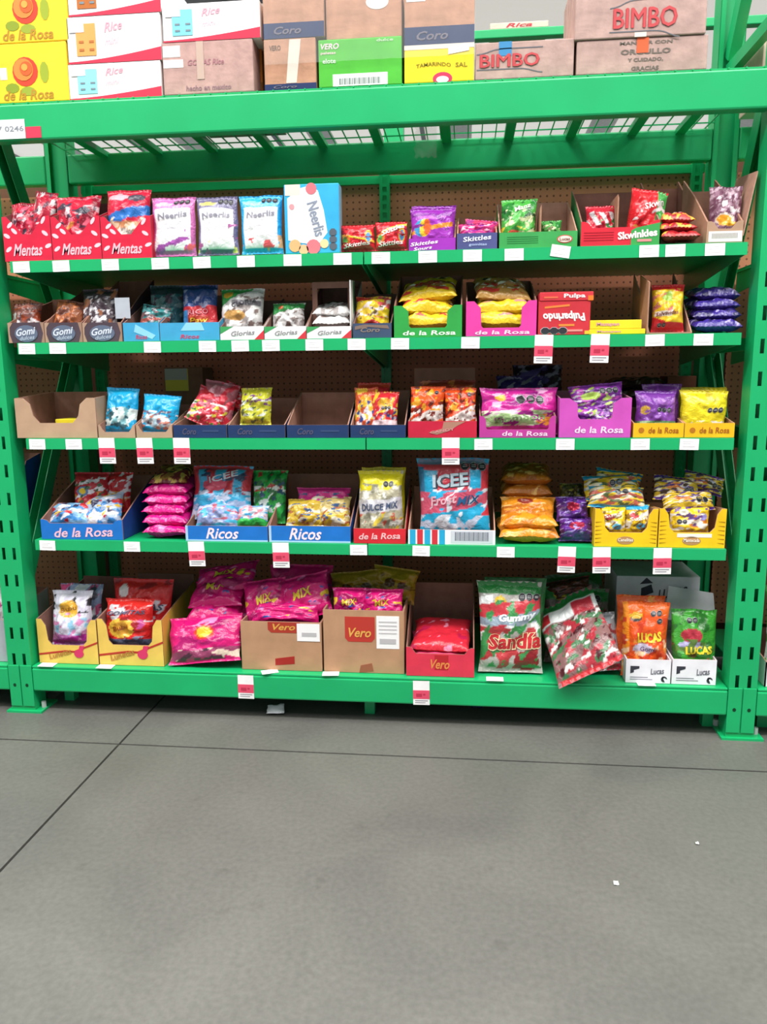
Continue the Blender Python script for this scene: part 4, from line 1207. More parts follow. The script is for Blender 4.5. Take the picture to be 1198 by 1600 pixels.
stand(4, 559, 631, 735, .03, 'clear bag of mixed sweets with a bright yellow top', '#b9b298', [R(0, .84, 1, 1, '#e6d51f'), D(.68, .78, .9, .9, '#e2d224'), N(6, .05, '#8f8c78', .1, .8, 1), N(6, .12, '#d8bf46', 0, .4, 2), N(7, .15, '#c95a4a', 0, .45, 3), D(.36, .44, .56, .62, '#c9c6cc'), N(8, .25, '#e9e6dc', .2, .8, 4)], lean=6, t=.08, texts=[('DULCE MIX', .5, .48, .85, .1, '#4c5a7a', .1, .2)], octs=[(.62, .82, 2)])
stand(4, 566, 634, 730, .11, 'second yellow topped bag behind the clear one', '#d9c61f', [N(5, .2, '#b9a41a', 0, 1)], lean=5, t=.06, res=.6)
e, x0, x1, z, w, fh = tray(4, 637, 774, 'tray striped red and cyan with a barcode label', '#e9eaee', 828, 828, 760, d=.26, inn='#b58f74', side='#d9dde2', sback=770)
for i in range(5):
    patch(e, 'stripe_print', rect(w * (.02 + .085 * i), 0, w * (.085 + .085 * i), fh), '#2aa3d0' if i % 2 == 0 else '#d03440')
patch(e, 'barcode_label', rect(w * .49, fh * .1, w * .97, fh * .95), '#ccd0d8')
for i in range(30):
    patch(e, 'barcode_bar', rect(w * (.54 + .013 * i), fh * .26, w * (.545 + .013 * i + (.003 if i % 4 == 0 else 0)), fh * .86), '#4a5262', y=-.0008, t=.0004)
stand(4, 652, 765, 716, .035, 'large cyan and red frozen drink mix bag with block letters', '#1f9fc8', [R(0, .92, 1, 1, '#6a7f9a'), R(.26, .62, .72, .86, '#c23444'), R(.9, .3, 1, .92, '#c4303e'), R(0, .86, 1, .92, '#c8414c'), R(.0, .3, .08, .9, '#2f6f96'), D(.3, .42, .58, .64, '#c8506a'), O(.42, .22, .2, .1, '#d8dbe4'), N(6, .1, '#b9bfd2', .05, .3, 1), N(6, .2, '#2aa8d4', .2, .6, 2), N(8, .3, '#dfe3ec', .2, .7, 3)], lean=5, t=.08, lump=.3, res=1.3,
      texts=[('ICEE', .46, .735, .5, .17, '#2b3a48', .02, 0, .07), ('ICEE', .45, .74, .5, .16, '#b9c8d2', .02, 0, .03), ('MIX', .72, .49, .34, .1, '#20507a', .08, .2), ('Frost', .35, .5, .4, .12, '#d8a8b4', .15, .2)], octs=[(.66, .9, 3)])
ora = [N(5, .15, '#c47416'), N(7, .25, '#f0b866', 0, 1, 1)]
for i, (a_, b_, Y_, dz_, c_) in enumerate(((779, 874, .022, .001, '#e08a1c'), (780, 870, .03, .04, '#e2901f'), (784, 866, .12, .13, '#b86a1e'), (782, 864, .13, .175, '#a85f1e'))):  # upper two at the back use darker orange, shade put into the colour
    lie(4, a_, b_, Y_, dz_, .055, .2, ('lowest', 'second', 'upper', 'topmost')[i] + ' orange bag lying in the stack beside the striped tray', c_, ora, group='orange bags in a stack', rz=(2, -3, 3, -2)[i], pitch=5, lump=.35)
stand(4, 780, 868, 776, .05, 'orange bag with a dark red diamond, tipped forward on the orange stack', '#e08c20', ora + [('e', .45, .78, .15, .1, lin('#8e2f22')), N(4, .3, '#c06a1c', 0, .6, 2)], lean=30, t=.06, pyb=822)
pb = [N(5, .1, '#3a1a5c'), O(.5, .55, .22, .16, '#b02544'), N(7, .2, '#9a84c0', 0, 1, 1)]
stand(4, 872, 928, 808, .03, 'lower purple bag with a red heart patch beside the orange stack', '#5c2a8a', pb, lean=25, t=.07)
stand(4, 868, 920, 776, .09, 'upper purple bag with a red patch beside the orange stack', '#5a2b88', pb, lean=20, t=.07, pyb=815)
stand(4, 874, 912, 755, .16, 'dark olive bag behind the purple bags', '#54502a', [N(5, .1, '#8a8230'), N(7, .2, '#2c2a20', 0, 1, 1)], lean=12, t=.05, pyb=790)
YL = '#eec21c'
for i, (a, b, lab) in enumerate(((927, 1026, 'left sunburst yellow tray with cyan edged snack bags'), (1027, 1132, 'right sunburst yellow tray with purple edged snack bags'))):
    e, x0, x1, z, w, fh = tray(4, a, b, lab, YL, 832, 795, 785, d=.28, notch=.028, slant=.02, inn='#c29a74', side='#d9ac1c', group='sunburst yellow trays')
    for k in range(7):
        for s in (0, 1):
            x_ = w * (.015 + .0) if s == 0 else w * .985
            zz = fh * (.25 + .28 * k)
            if zz < fh * 1.9:
                patch(e, 'sun_ray', [(x_, zz), (x_ + (w * .1 if s == 0 else -w * .1), zz + fh * .08), (x_, zz + fh * .07)], '#a87a14')
    patch(e, 'oval_logo', oval(w * .5, fh * .45, w * .14, fh * .28), '#b98a5a')
    letters(e, 'Mantecada' if i else 'Canelitas', w * .5, fh * .5, w * .24, fh * .24, '#f4e8d8', y=-.002)
    if i:
        patch(e, 'white_strip', rect(w * .28, fh * .68, w * .8, fh * .92), '#efe8e0')
sn = [N(5, .1, '#e9e0d4', .2, .8, 1), O(.6, .3, .2, .1, '#5aa8c4'), O(.3, .62, .22, .09, '#d6555e'), N(7, .22, '#8a6a2e', .1, .9, 2)]
stand(4, 937, 978, 790, .03, 'yellow snack bag with white badge, front left in the left sunburst tray', '#eac324', sn, lean=8, t=.05, pyb=836, texts=[('Suavi', .45, .7, .7, .12, '#f4ece4', .2)])
stand(4, 975, 1014, 788, .03, 'yellow snack bag with cyan top, front right in the left sunburst tray', '#e8bf22', sn + [R(0, .82, 1, 1, '#2b9cc6')], lean=8, t=.05, pyb=836, texts=[('Suavi', .5, .55, .75, .12, '#f4ece4', .1)])
for i, (a, b, pt, rr, lab) in enumerate(((918, 1010, 760, 2, 'cyan edged yellow bag lying across the left sunburst tray'), (912, 1004, 742, -4, 'second cyan edged yellow bag higher on the left sunburst tray'), (925, 1000, 735, 9, 'peaked cyan edged yellow bag on top of the left sunburst tray'))):
    stand(4, a, b, pt, .06 + .04 * i, lab, '#e2bd2c', [R(0, .0, 1, .1, '#2492be'), R(0, .8, 1, 1, '#2596c2'), D(.4, .6, .5, .7, '#2fa0c8'), N(5, .12, '#d8d2b8', .1, .8, 1), N(6, .15, '#b55a4a', .1, .8, 2), N(7, .22, '#54603a', .1, .9, 3)], lean=40 - 8 * i, t=.06, pyb=795 - 14 * i, ry=rr, group='cyan edged snack bags', octs=[(.5, .55, 2)])
stand(4, 1044, 1108, 788, .03, 'yellow bag with orange cakes and violet badge, front of the right sunburst tray', '#e8c024', [O(.65, .45, .28, .2, '#c9762c'), O(.78, .6, .14, .12, '#8f86c4'), N(6, .1, '#efe6d4', .1, .7, 1), N(7, .2, '#6a4a86', .3, 1, 2), O(.3, .75, .12, .1, '#f0ead8')], lean=8, t=.06, pyb=836, octs=[(.2, .45, 2)])
for i, (a, b, pt, rr, lab) in enumerate(((1035, 1118, 768, -3, 'purple edged yellow bag lying in the right sunburst tray'), (1018, 1092, 745, 6, 'purple edged yellow bag piled on the left of the right sunburst tray'), (1062, 1130, 740, 14, 'purple tipped yellow bag on the top right of the sunburst tray'))):
    stand(4, a, b, pt, .06 + .035 * i, lab, '#d9b42c', [R(0, .82, 1, 1, '#4a2a8c'), R(0, 0, 1, .12, '#533090'), O(.4, .5, .22, .14, '#d0772e'), O(.62, .55, .12, .09, '#c9c2dc'), N(6, .15, '#5a3f86', .1, .9, 1), N(7, .22, '#efe4c8', .1, .9, 2), N(7, .25, '#4a3a2c', .2, .9, 3)], lean=36 - 8 * i, t=.06, pyb=798 - 14 * i, ry=rr, group='purple edged snack bags', octs=[(.7, .4, 2)])

# ================================================================== ROW 5 (bottom deck)
YT = '#e6c05c'
for i, (a, b, lab) in enumerate(((62, 155, 'left pale yellow tray with pink drop and a cut out front'), (156, 257, 'right pale yellow tray with pink drop beside the magenta pile'))):
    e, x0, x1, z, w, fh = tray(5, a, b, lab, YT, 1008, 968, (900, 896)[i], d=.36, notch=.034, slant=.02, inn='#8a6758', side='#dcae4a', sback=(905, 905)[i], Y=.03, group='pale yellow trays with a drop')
    patch(e, 'red_line', [(0, fh * .42), (w * .45, fh * .62), (w * .6, fh * .6), (w, fh * 1.12), (w, fh * 1.22), (w * .6, fh * .7), (w * .45, fh * .72), (0, fh * .52)], '#b5392c')
    patch(e, 'pink_drop', oval(w * .68, fh * .55, w * .08, fh * .22), '#d63a66', y=-.001)
    patch(e, 'pink_drop', [(w * .66, fh * .6), (w * .7, fh * .98), (w * .78, fh * .98), (w * .74, fh * .6)], '#d63a66', y=-.0006)
    letters(e, 'Lunetas', w * .36, fh * .52, w * .4, fh * .3, '#b5803a', rot=.3, shear=.2, y=-.0022)
stand(5, 80, 143, 922, .05, 'white and pink bag with a yellow disc in the left pale yellow tray', '#d4cfe0', [N(5, .1, '#e8e6f0', .5, 1, 1), N(6, .12, '#2c2a30', .6, .98, 2), O(.5, .66, .25, .16, '#e3ab35'), N(6, .08, '#8fc0dc', .2, .5, 3), R(0, 0, 1, .2, '#c878bc'), D(.0, .12, .06, .24, '#c93ca8'), N(7, .2, '#d58ab8', .1, .6, 4)], lean=14, t=.08, pyb=1008, texts=[('Bubu', .5, .67, .4, .08, '#9a6a1e', .2)])
stand(5, 90, 160, 912, .14, 'blue and white bag behind in the left pale yellow tray', '#8fa0c4', [N(5, .1, '#dfe0ea'), N(6, .15, '#c74a7c', .2, 1, 1), N(7, .2, '#3a3c50', .3, 1, 2)], lean=12, t=.07)
stand(5, 163, 240, 935, .05, 'red bag with a yellow disc in the right pale yellow tray', '#cc2424', [R(0, .84, 1, 1, '#d42a26'), N(5, .1, '#d9d4da', .55, .88, 1), O(.42, .42, .3, .2, '#e6b842'), O(.42, .42, .2, .13, '#d89a34'), R(0, 0, 1, .2, '#5a6078'), N(7, .15, '#8b90a8', 0, .25, 2), O(.8, .5, .08, .1, '#c0498c'), N(6, .28, '#9c1c22', .2, .8, 3)], lean=12, t=.08, pyb=1012, texts=[('Bubu', .4, .43, .36, .09, '#8a4a1e', .2), ('GOMITAS', .5, .73, .8, .08, '#5a5a74', .05, .2)])
stand(5, 176, 270, 904, .15, 'broad red bag behind in the right pale yellow tray', '#cf2427', [R(0, .84, 1, 1, '#d62a2c'), N(6, .1, '#d8d2dc', .45, .72, 1), O(.2, .84, .1, .08, '#efe3e3'), N(5, .25, '#98202a')], lean=10, t=.07, texts=[('GOMITAS', .5, .62, .8, .08, '#4f5670', .05, .2)])
MG = '#cf1470'
mgo = [N(3, .22, '#a30f5c'), N(5, .42, '#d8b62c', .3, .7, 1), N(6, .4, '#e878b4', 0, 1, 2), N(6, .46, '#3a4a9a', .2, .8, 3)]  # dark magenta blotches paint in the shade of folds
mgf = [N(3, .25, '#a81064'), O(.52, .62, .15, .16, '#d8402c'), O(.52, .62, .11, .11, '#e0bf2e'), D(.08, .12, .24, .3, '#8a3a5c'), N(6, .1, '#d8c2b0', .08, .28, 1), N(7, .2, '#4a2a3a', .06, .28, 2), N(6, .4, '#ef8ac0', .3, 1, 3)]  # fold shade painted as darker magenta under the badge print


def mix(px0, px1, pyt, Y, lab, lean, pyb, ry=0, rz=0, txt=True, base=MG, g='magenta mix bags', ops=None, **k):
    return stand(5, px0, px1, pyt, Y, lab, base, ops or mgo, lean=lean, t=.06, pyb=pyb, ry=ry, rz=rz, group=g, texts=[('MIX', .5, .55, .4, .2, '#d8bc34', .12, .2)] if txt else (), **k)


mix(262, 378, 962, .0, 'front magenta bag with yellow badge sagging over the deck edge', 28, 1049, ry=-6, txt=False, ops=mgf)
mix(288, 372, 920, .09, 'magenta bag third up in the loose pile by the yellow trays', 62, 975, ry=4)
mix(292, 378, 905, .13, 'magenta bag second from the top of the loose pile', 58, 948, ry=-4)
mix(300, 400, 882, .17, 'topmost magenta bag of the loose pile', 55, 925, ry=-10)
mix(318, 380, 935, .12, 'magenta bag at the lower right of the loose pile, against the kraft box', 40, 1000, ry=6, txt=False)
KB = '#b48a6a'
for i, (a, b, f0, lab) in enumerate(((378, 504, 972, 'left kraft box of magenta bags with a red badge and white label'), (506, 632, 954, 'right kraft box with red badge and white label, taller'))):
    e, x0, x1, z, w, fh = tray(5, a, b, lab, KB, f0, f0, f0 - 40, d=.34, inn='#a07c64', Y=.03, sback=f0 - 38, group='kraft boxes with red badges', name='open_box', th=.006)
    if i == 0:
        patch(e, 'red_badge', [(w * .34, fh), (w * .74, fh), (w * .74, fh * .84), (w * .7, fh * .78), (w * .38, fh * .78), (w * .34, fh * .84)], '#a83a2c')
        letters(e, 'Vero', w * .54, fh * .9, w * .28, fh * .13, '#d8a24a', shear=.3)
        patch(e, 'white_label', rect(w * .7, fh * .62, w * .98, fh * .98), '#f0eeee', y=-.001)
        patch(e, 'red_tape', [(w * .42, fh * .1), (w * .66, fh * .14), (w * .66, fh * .3), (w * .42, fh * .24)], '#a02a26')
        patch(e, 'label_print', rect(w * .76, fh * .72, w * .94, fh * .8), '#b9b6b8', y=-.0018)
    else:
        patch(e, 'red_badge', [(w * .27, fh * .9), (w * .64, fh * .9), (w * .64, fh * .56), (w * .6, fh * .5), (w * .31, fh * .5), (w * .27, fh * .56)], '#b83a30')
        letters(e, 'Vero', w * .455, fh * .65, w * .28, fh * .15, '#dfa552', shear=.3, y=-.0022)
        patch(e, 'white_label', rect(w * .66, fh * .4, w * .94, fh * .92), '#f0eeee')
        patch(e, 'label_print', rect(w * .7, fh * .48, w * .9, fh * .56), '#b9b6b8', y=-.001)
        for k in range(4):
            patch(e, 'label_print', rect(w * .69, fh * (.64 + .06 * k), w * .91, fh * (.66 + .06 * k)), '#cac6c8', y=-.001)
        patch(e, 'red_tape', [(w * .44, fh * .0), (w * .62, fh * .03), (w * .6, fh * .16), (w * .46, fh * .12)], '#9a5a44')
mix(384, 455, 905, .10, 'magenta bag tilted left in the left kraft box', 22, 975, ry=-10, g='magenta bags in the left kraft box')
mix(440, 524, 898, .10, 'magenta bag tilted right in the left kraft box', 22, 965, ry=-14, g='magenta bags in the left kraft box')
mix(392, 500, 940, .05, 'lowest magenta bag showing over the left kraft box front', 30, 975, g='magenta bags in the left kraft box', txt=False)
mix(420, 520, 882, .22, 'magenta bag at the back of the left kraft box', 12, 960, g='magenta bags in the left kraft box', txt=False)
mix(518, 575, 918, .07, 'magenta bag on the left in the taller kraft box', 16, 968, g='magenta bags in the right kraft box')
mix(566, 630, 920, .07, 'magenta bag on the right in the taller kraft box', 16, 968, g='magenta bags in the right kraft box')
stand(5, 520, 600, 892, .2, 'mustard bag with dark rings at the back of the taller kraft box', '#9c7f1e', [N(4, .2, '#7a6018'), O(.3, .5, .12, .14, '#4a3618'), O(.7, .5, .12, .14, '#4a3618')], lean=14, t=.06, pyb=945, ry=-6)
stand(5, 575, 648, 886, .22, 'mustard yellow bag crossing the right rear of the taller kraft box', '#a88a22', [N(4, .2, '#7a6018'), O(.4, .55, .12, .14, '#5a3a20'), O(.68, .5, .1, .12, '#5a3a20')], lean=14, t=.06, pyb=940, ry=8)
tray(5, 634, 741, 'coral tray with a tall kraft back holding two flat packs', '#d9374e', 1022, 1012, 910, d=.3, inn='#8d6a58', side='#8d6a58', sback=908, texts=[('Vero', .5, .55, .28, .42, '#e08a4a', .3)], marks=[('red_badge', rect(.42, .3, .62, .95), '#b5262e')], Y=.018)
for i in range(2):
    lie(5, 640 - i, 737 - i * 2, .03 + .015 * i, .02 + .04 * i, .05, .2, ('lower', 'upper')[i] + ' coral pink pack lying in the coral tray', '#e04a7a' if i != 1 else '#d42a3c', [N(4, .3, '#b81f48'), N(7, .42, '#ef8fae', 0, 1, 1)], group='coral packs', rz=(2, -2, 3)[i], pitch=14, lump=.3)
gm = [R(0, .86, 1, 1, '#2d7f3e'), N(5, .2, '#e4e6e6', .2, .86, 1), O(.35, .78, .1, .06, '#dfb935'), O(.3, .62, .2, .12, '#c23444'), D(.52, .56, .7, .74, '#8a9aa8'), N(5, .1, '#b83a3e', .04, .5, 2), D(.6, .7, .74, .84, '#c63a44'), O(.75, .14, .2, .12, '#8f1f28'), N(7, .2, '#3c8a4c', .05, .8, 3)]
stand(5, 745, 847, 908, .03, 'upright green topped gummy bag with big red letters', '#b8b4ae', gm, lean=8, t=.08, res=1.3, texts=[('Gummy', .62, .62, .62, .1, '#e8f0f6', .1, .2, .05), ('Sandía', .55, .36, .88, .19, '#f2dfb0', .05, .2, .07), ('Sandía', .55, .365, .86, .17, '#c32a32', .05, .2, .03)], octs=[(.68, .84, 3)])
stand(5, 752, 850, 902, .13, 'second green topped gummy bag behind the upright one', '#2f7a3c', [N(5, .2, '#1f5a2c', 0, 1)], lean=5, t=.06, res=.7)
gr = [R(0, .82, 1, 1, '#2c7a3a'), N(5, .08, '#9e2430', .05, .75, 1), N(6, .28, '#cfd3d0', .1, .8, 2), N(7, .18, '#2f6e3e', .05, .8, 3), N(7, .25, '#561a20', 0, .7, 4), O(.25, .88, .08, .05, '#d8b23a')]
stand(5, 848, 955, 918, .17, 'green and red gummy bag with big letters, leaning in the pile', '#7d6a66', gr, lean=18, t=.08, texts=[('Gummy', .55, .7, .6, .1, '#dfe8ee', .1, .2), ('Sandía', .55, .5, .7, .14, '#c8442e', .05, .2)], octs=[(.55, .86, 3)])
stand(5, 866, 958, 895, .27, 'dark green gummy bag behind in the pile', '#35562e', [N(5, .05, '#6a2c22'), N(6, .15, '#a8a59c', .1, .8, 1), R(0, .84, 1, 1, '#2a5a2c')], lean=14, t=.07, ry=-8)
stand(5, 850, 930, 905, .24, 'maroon bag lying over the green gummy bags', '#4c241e', [N(5, .1, '#6e3a28'), N(7, .2, '#2a1614', 0, 1, 1)], lean=24, t=.06, pyb=945, ry=-12)
x_, z_ = at(922, 1056, -.05)
bag('candy_bag', 'clear backed red and green gummy bag hanging over the front edge of the deck', 'candy bag', .235, .31, .05, (x_, -.062, z_ + .01), (math.radians(-46), math.radians(-33), math.radians(-12)), '#84605f',
    [R(0, .88, 1, 1, '#2c8040'), D(.7, .72, .88, .88, '#e3e6e6'), R(.0, .72, .22, .87, '#cc2c38'), R(.62, .7, .95, .86, '#c63444'), N(7, .0, '#a8303c', .04, .7, 1), N(8, .14, '#3f7048', .04, .7, 2), N(9, .26, '#dcd8d6', .04, .7, 3), N(8, .24, '#4a161e', .05, .7, 4), R(0, 0, 1, .06, '#c22c34')], lump=.6, res=1.2)
stand(5, 900, 972, 958, .05, 'silver backed gummy bag wedged beside the white trays', '#8f9498', [R(0, 0, 1, .12, '#b02c3c'), N(4, .15, '#8a3c42', .1, .8, 1), N(5, .3, '#dfe2e2', 0, 1, 2), O(.5, .8, .3, .12, '#c8452c'), O(.5, .8, .2, .08, '#e09a4a')], lean=20, t=.06, ry=-6)
for i, (a, b, lab) in enumerate(((976, 1047, 'left white tray with small black print at the end of the deck'), (1048, 1118, 'right white tray with small black print, beside the right upright'))):
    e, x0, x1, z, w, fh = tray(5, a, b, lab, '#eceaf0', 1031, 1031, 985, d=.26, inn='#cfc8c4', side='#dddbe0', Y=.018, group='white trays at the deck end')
    patch(e, 'black_mark', [(w * .1, fh * .4), (w * .18, fh * .45), (w * .18, fh * .55), (w * .3, fh * .62), (w * .3, fh * .72), (w * .1, fh * .72)], '#3a3a44')
    letters(e, 'Lucas', w * .7, fh * .52, w * .3, fh * .26, '#6a6a74', shear=.2, rot=.1)
    for k in range(2):
        patch(e, 'printed_line', rect(w * .1, fh * (.14 + .09 * k), w * (.5 if k else .6), fh * (.17 + .09 * k)), '#85858e')
    patch(e, 'round_mark', [(w * .82, fh * .3)] + oval(w * .86, fh * .18, w * .07, fh * .13, 10)[:9], '#3a3a42')
stand(5, 969, 1043, 940, .035, 'orange peach candy bag with yellow lettering in the left white tray', '#e0541c', [R(0, .84, 1, 1, '#e8661e'), R(.0, .0, .12, 1, '#e88a26'), N(5, .1, '#e98a3a', .0, .5, 1), N(6, .15, '#c83c1c', 0, .8, 2), O(.4, .4, .22, .07, '#cfc6dc'), N(7, .2, '#f2c49a', .05, .5, 3), O(.25, .8, .12, .06, '#3a3a3a'), O(.25, .82, .14, .04, '#d8a82c')], lean=6, t=.07, texts=[('LUCAS', .55, .55, .55, .13, '#ecd03a', .08, 0, .05), ('Gomi', .5, .4, .3, .06, '#5a3a6a', .05)], octs=[(.64, .86, 2), (.78, .76, 1)])
stand(5, 958, 1034, 930, .11, 'second orange peach bag standing behind the lettered one', '#dd5a20', [R(0, .86, 1, 1, '#e6601c'), N(5, .2, '#e89a34')], lean=4, t=.05, res=.7)
stand(5, 1046, 1118, 952, .035, 'green candy bag with yellow lettering in the right white tray', '#3f9a34', [N(5, .1, '#2c6a2a', .3, 1, 1), O(.4, .64, .24, .1, '#b03040'), O(.42, .5, .3, .06, '#a9a4cc'), N(6, .15, '#5a7a3a', .2, .6, 2), R(0, .0, 1, .14, '#6cba34'), D(.1, .2, .17, .3, '#dfc62c'), N(7, .25, '#7a5a3a', .1, .5, 3)], lean=8, t=.07, texts=[('LUCAS', .56, .43, .6, .12, '#e6d034', .05, 0, .05)], octs=[(.35, .85, 2)])
e = empty('carton', (fx(962, .29, .4), .29, ZS[5] + .001), 'grey white carton standing behind the white trays at the deck end', 'carton')
w = fx(1092, .29, .4) - fx(962, .29, .4)
box('body', (0, w, 0, .24, 0, .30), M('#dcdce2', 'card'), e, bev=.003)
letters(e, 'LUCAS', w * .68, .24, w * .36, .035, '#4a4a54', shear=.3, rot=.15)
patch(e, 'black_mark', [(w * .3, .22), (w * .45, .24), (w * .42, .27), (w * .3, .255)], '#3a3a44')
patch(e, 'black_mark', [(w * .28, .27), (w * .36, .295), (w * .44, .275)], '#3a3a44')
letters(e, 'Muecas', w * .3, .17, w * .3, .03, '#5a5a64', rot=.1)
e = empty('box_lid', (fx(1040, .16, .3), .19, ZS[5] + .17), 'tilted white open flap box resting on the tray behind the green bag', 'box lid')
e.rotation_euler = (math.radians(-38), 0, math.radians(-6))
w = .17
panel('lid_panel', [(0, 0), (w, 0), (w, .11), (.02, .13)], 'y', .004, M('#dcdce0'), M('#cfcfd4'), e)
panel('lid_side', [(0, 0), (.12, 0), (.12, .08), (0, .11)], 'r', .004, M('#cfcfd4'), M('#cfcfd4'), e, (w, .004, 0))

# ================================================================== PRICE TAGS
ORD = ['first', 'second', 'third', 'fourth', 'fifth', 'sixth', 'seventh', 'eighth', 'ninth', 'tenth', 'eleventh', 'twelfth', 'thirteenth', 'fourteenth', 'fifteenth', 'sixteenth', 'seventeenth']
SHN = {1: 'top candy shelf', 2: 'second candy shelf', 3: 'third candy shelf', 4: 'fourth candy shelf', 5: 'bottom deck'}
TW, TH = .058, .035
TAGM = mesh('price_tag', *boxes([(-TW / 2, TW / 2, -.0012, 0, -TH, 0)]), M('#f6f5f4', 'card'))
TLN = mesh('price_print', *boxes([(-.02, .012, -.0016, -.0012, -.0105, -.0085), (-.02, .004, -.0016, -.0012, -.0165, -.0145), (-.02, .018, -.0016, -.0012, -.027, -.0215)]), M('#d8d6d8', 'ink'))
LONG = mesh('price_tag', *boxes([(-.0285, .0285, -.0012, 0, -.088, 0)]), M('#f4f2f2', 'card'))
PINK = mesh('pink_band', *boxes([(-.0285, .0285, -.0017, -.0012, -.066, -.034)]), M('#e2506c', 'card'))
PDIG = mesh('price_print', *boxes([(-.018, .002, -.0021, -.0017, -.058, -.046), (.006, .014, -.0021, -.0017, -.052, -.046)]), M('#bb3550', 'ink'))
PLN = mesh('price_print', *boxes([(-.022, .022, -.0016, -.0012, -.074, -.071), (-.022, .014, -.0016, -.0012, -.081, -.0785)]), M('#8c8890', 'ink'))
plain = {1: (33, 95, 172, 250, 315, 384, 457, 535, 595, 668, 738, 803, 877, 1014, 1055, 1117), 2: (42, 90, 238, 324, 375, 423, 491, 557, 625, 735, 1023, 1099), 3: (58, 115, 755, 883, 1000, 1077), 4: (74, 206, 560, 658, 790)}
pinks = {2: (850, 938), 3: (166, 225, 283, 704), 4: (306, 438, 886, 940, 1035), 5: (384, 658)}
for r, xs in plain.items():
    for i, px in enumerate(xs):
        z = ZS[r] - (.002 if px != 877 else -.004)
        o = link('price_tag', TAGM, None, (fx(px, 0, z), -.0012, z), (0, math.radians(9 if px == 877 else rn.uniform(-1.2, 1.2)), 0))
        tag(o, 'plain white price tag, %s from the left on the edge of the %s' % (ORD[i], SHN[r]), 'price tag', 'plain white price tags')
        link('price_print', TLN, o)
for r, xs in pinks.items():
    for i, px in enumerate(xs):
        z = ZS[r] + .002 if r < 5 else .172
        o = link('price_tag', LONG, None, (fx(px, 0, z), -.0014 if r < 5 else -.006, z), (math.radians(2), math.radians(rn.uniform(-1.5, 1.5)), 0))
        tag(o, 'hanging price tag with pink band, %s from the left on the %s' % (ORD[i], SHN[r]), 'price tag', 'hanging price tags with pink band')
        for nm, me in (('pink_band', PINK), ('price_print', PDIG), ('price_print', PLN)):
            link(nm, me, o)
for i, (px, rz) in enumerate(((72, 0), (163, 0), (417, 24), (515, 6), (773, 0), (1010, 0))):
    o = link('price_tag', TAGM, None, (fx(px, .0, .181), .027, .1812), (math.radians(-90), 0, math.radians(rz)))
    tag(o, 'white price tag lying flat, %s from the left on the bottom deck edge' % ORD[i], 'price tag', 'tags lying on the bottom deck')
    link('price_print', TLN, o)
# label and red square on the big upper beam
x_, z_ = at(-2, 218, -.005)
e = empty('beam_label', (x_ - .05, -.0048, z_), 'white location label with grey numbers stuck on the upper beam', 'label')
w = fx(39, -.005, 2.0) - x_ + .05
panel('label_card', rect(0, 0, w, .058), 'y', .0008, M('#eef0f2'), M('#eef0f2'), e, (0, -.0008, 0))
letters(e, '17 0246', w * .62, .03, w * .7, .017, '#8c9096', y=-.0014)
x_, z_ = at(41, 216, -.005)
o = panel('red_sticker', rect(0, 0, .052, .034), 'y', .0008, M('#d63a55'), M('#d63a55'), None, (x_, -.0056, z_))
tag(o, 'small red square sticker beside the location label on the upper beam', 'sticker')


# ================================================================== ODDS AND ENDS
def crumple(name, label, cat, loc, w, h, col, amp, rot=(0, 0, 0), n=10, mat=None):
    _seed[0] += 1
    sd = _seed[0] * 2.3
    V = [(w * (i / n - .5) + w * .1 * NZ(j * .5, i * .3, sd), amp * NZ(i * .7, j * .7, sd), h * j / n + h * .06 * NZ(i * .5, j * .4, sd + 3)) for j in range(n + 1) for i in range(n + 1)]
    k = n + 1
    N0 = len(V)
    V += [(a, b + .0006, c) for a, b, c in V]
    F = []
    for j in range(n):
        for i in range(n):
            a = j * k + i
            F += [(a, a + 1, a + k + 1, a + k), (N0 + a + k, N0 + a + k + 1, N0 + a + 1, N0 + a)]
    for i in range(n):
        for a, b in ((i, i + 1), (n * k + i, n * k + i + 1), (i * k, (i + 1) * k), (i * k + n, (i + 1) * k + n)):
            F.append((a, b, N0 + b, N0 + a))
    o = link(name, mesh(name, V, F, mat or M(col), smooth=True), None, loc, rot)
    return tag(o, label, cat)


wrap = bpy.data.materials.new('clear_wrap')
wrap.use_nodes = True
_b = wrap.node_tree.nodes['Principled BSDF']
_b.inputs['Base Color'].default_value = (.85, .9, .88, 1)
_b.inputs['Roughness'].default_value = .12
_b.inputs['Alpha'].default_value = .1
x_, z_ = at(665, 246, .1)
crumple('plastic_wrap', 'scrap of clear wrap hanging below the upper wire deck', 'plastic wrap', (x_, .1, z_), .07, fz(198, x_, .1) - z_, '#dde5e2', .03, mat=wrap)
# stretch film round the middle cartons
xa, za = at(412, 50, .02)
xb, zb = at(742, 60, .02)
nx, nz_ = 40, 14
V = []
for j in range(nz_ + 1):
    for i in range(nx + 1):
        V.append((xa + (xb - xa) * i / nx, .022 + .006 * NZ(i * .9 + j * .5, j * .8, 3.), 2.16 + .36 * j / nz_))
n0 = len(V)
V += [(a, b + .0004, c) for a, b, c in V]
F = []
for j in range(nz_):
    for i in range(nx):
        a = j * (nx + 1) + i
        F += [(a, a + 1, a + nx + 2, a + nx + 1)]
o = link('stretch_film', mesh('stretch_film', V[:n0], F, wrap, smooth=True, fix=False))
tag(o, 'crinkled clear stretch film across the middle brown cartons', 'plastic wrap')
x_, y_ = .936, .06
crumple('paper_scrap', 'small folded white paper scrap on the floor under the rack edge', 'paper', (x_, y_ - .02, .012), .062, .04, '#e9ebee', .012, (math.radians(-62), 0, math.radians(8)), n=5)
crumple('floor_crumb', 'white crumb lying alone on the open floor', 'crumb', (1.98, -.805, .003), .012, .012, '#d8d8d6', .004, (math.radians(-80), 0, 0), n=3)
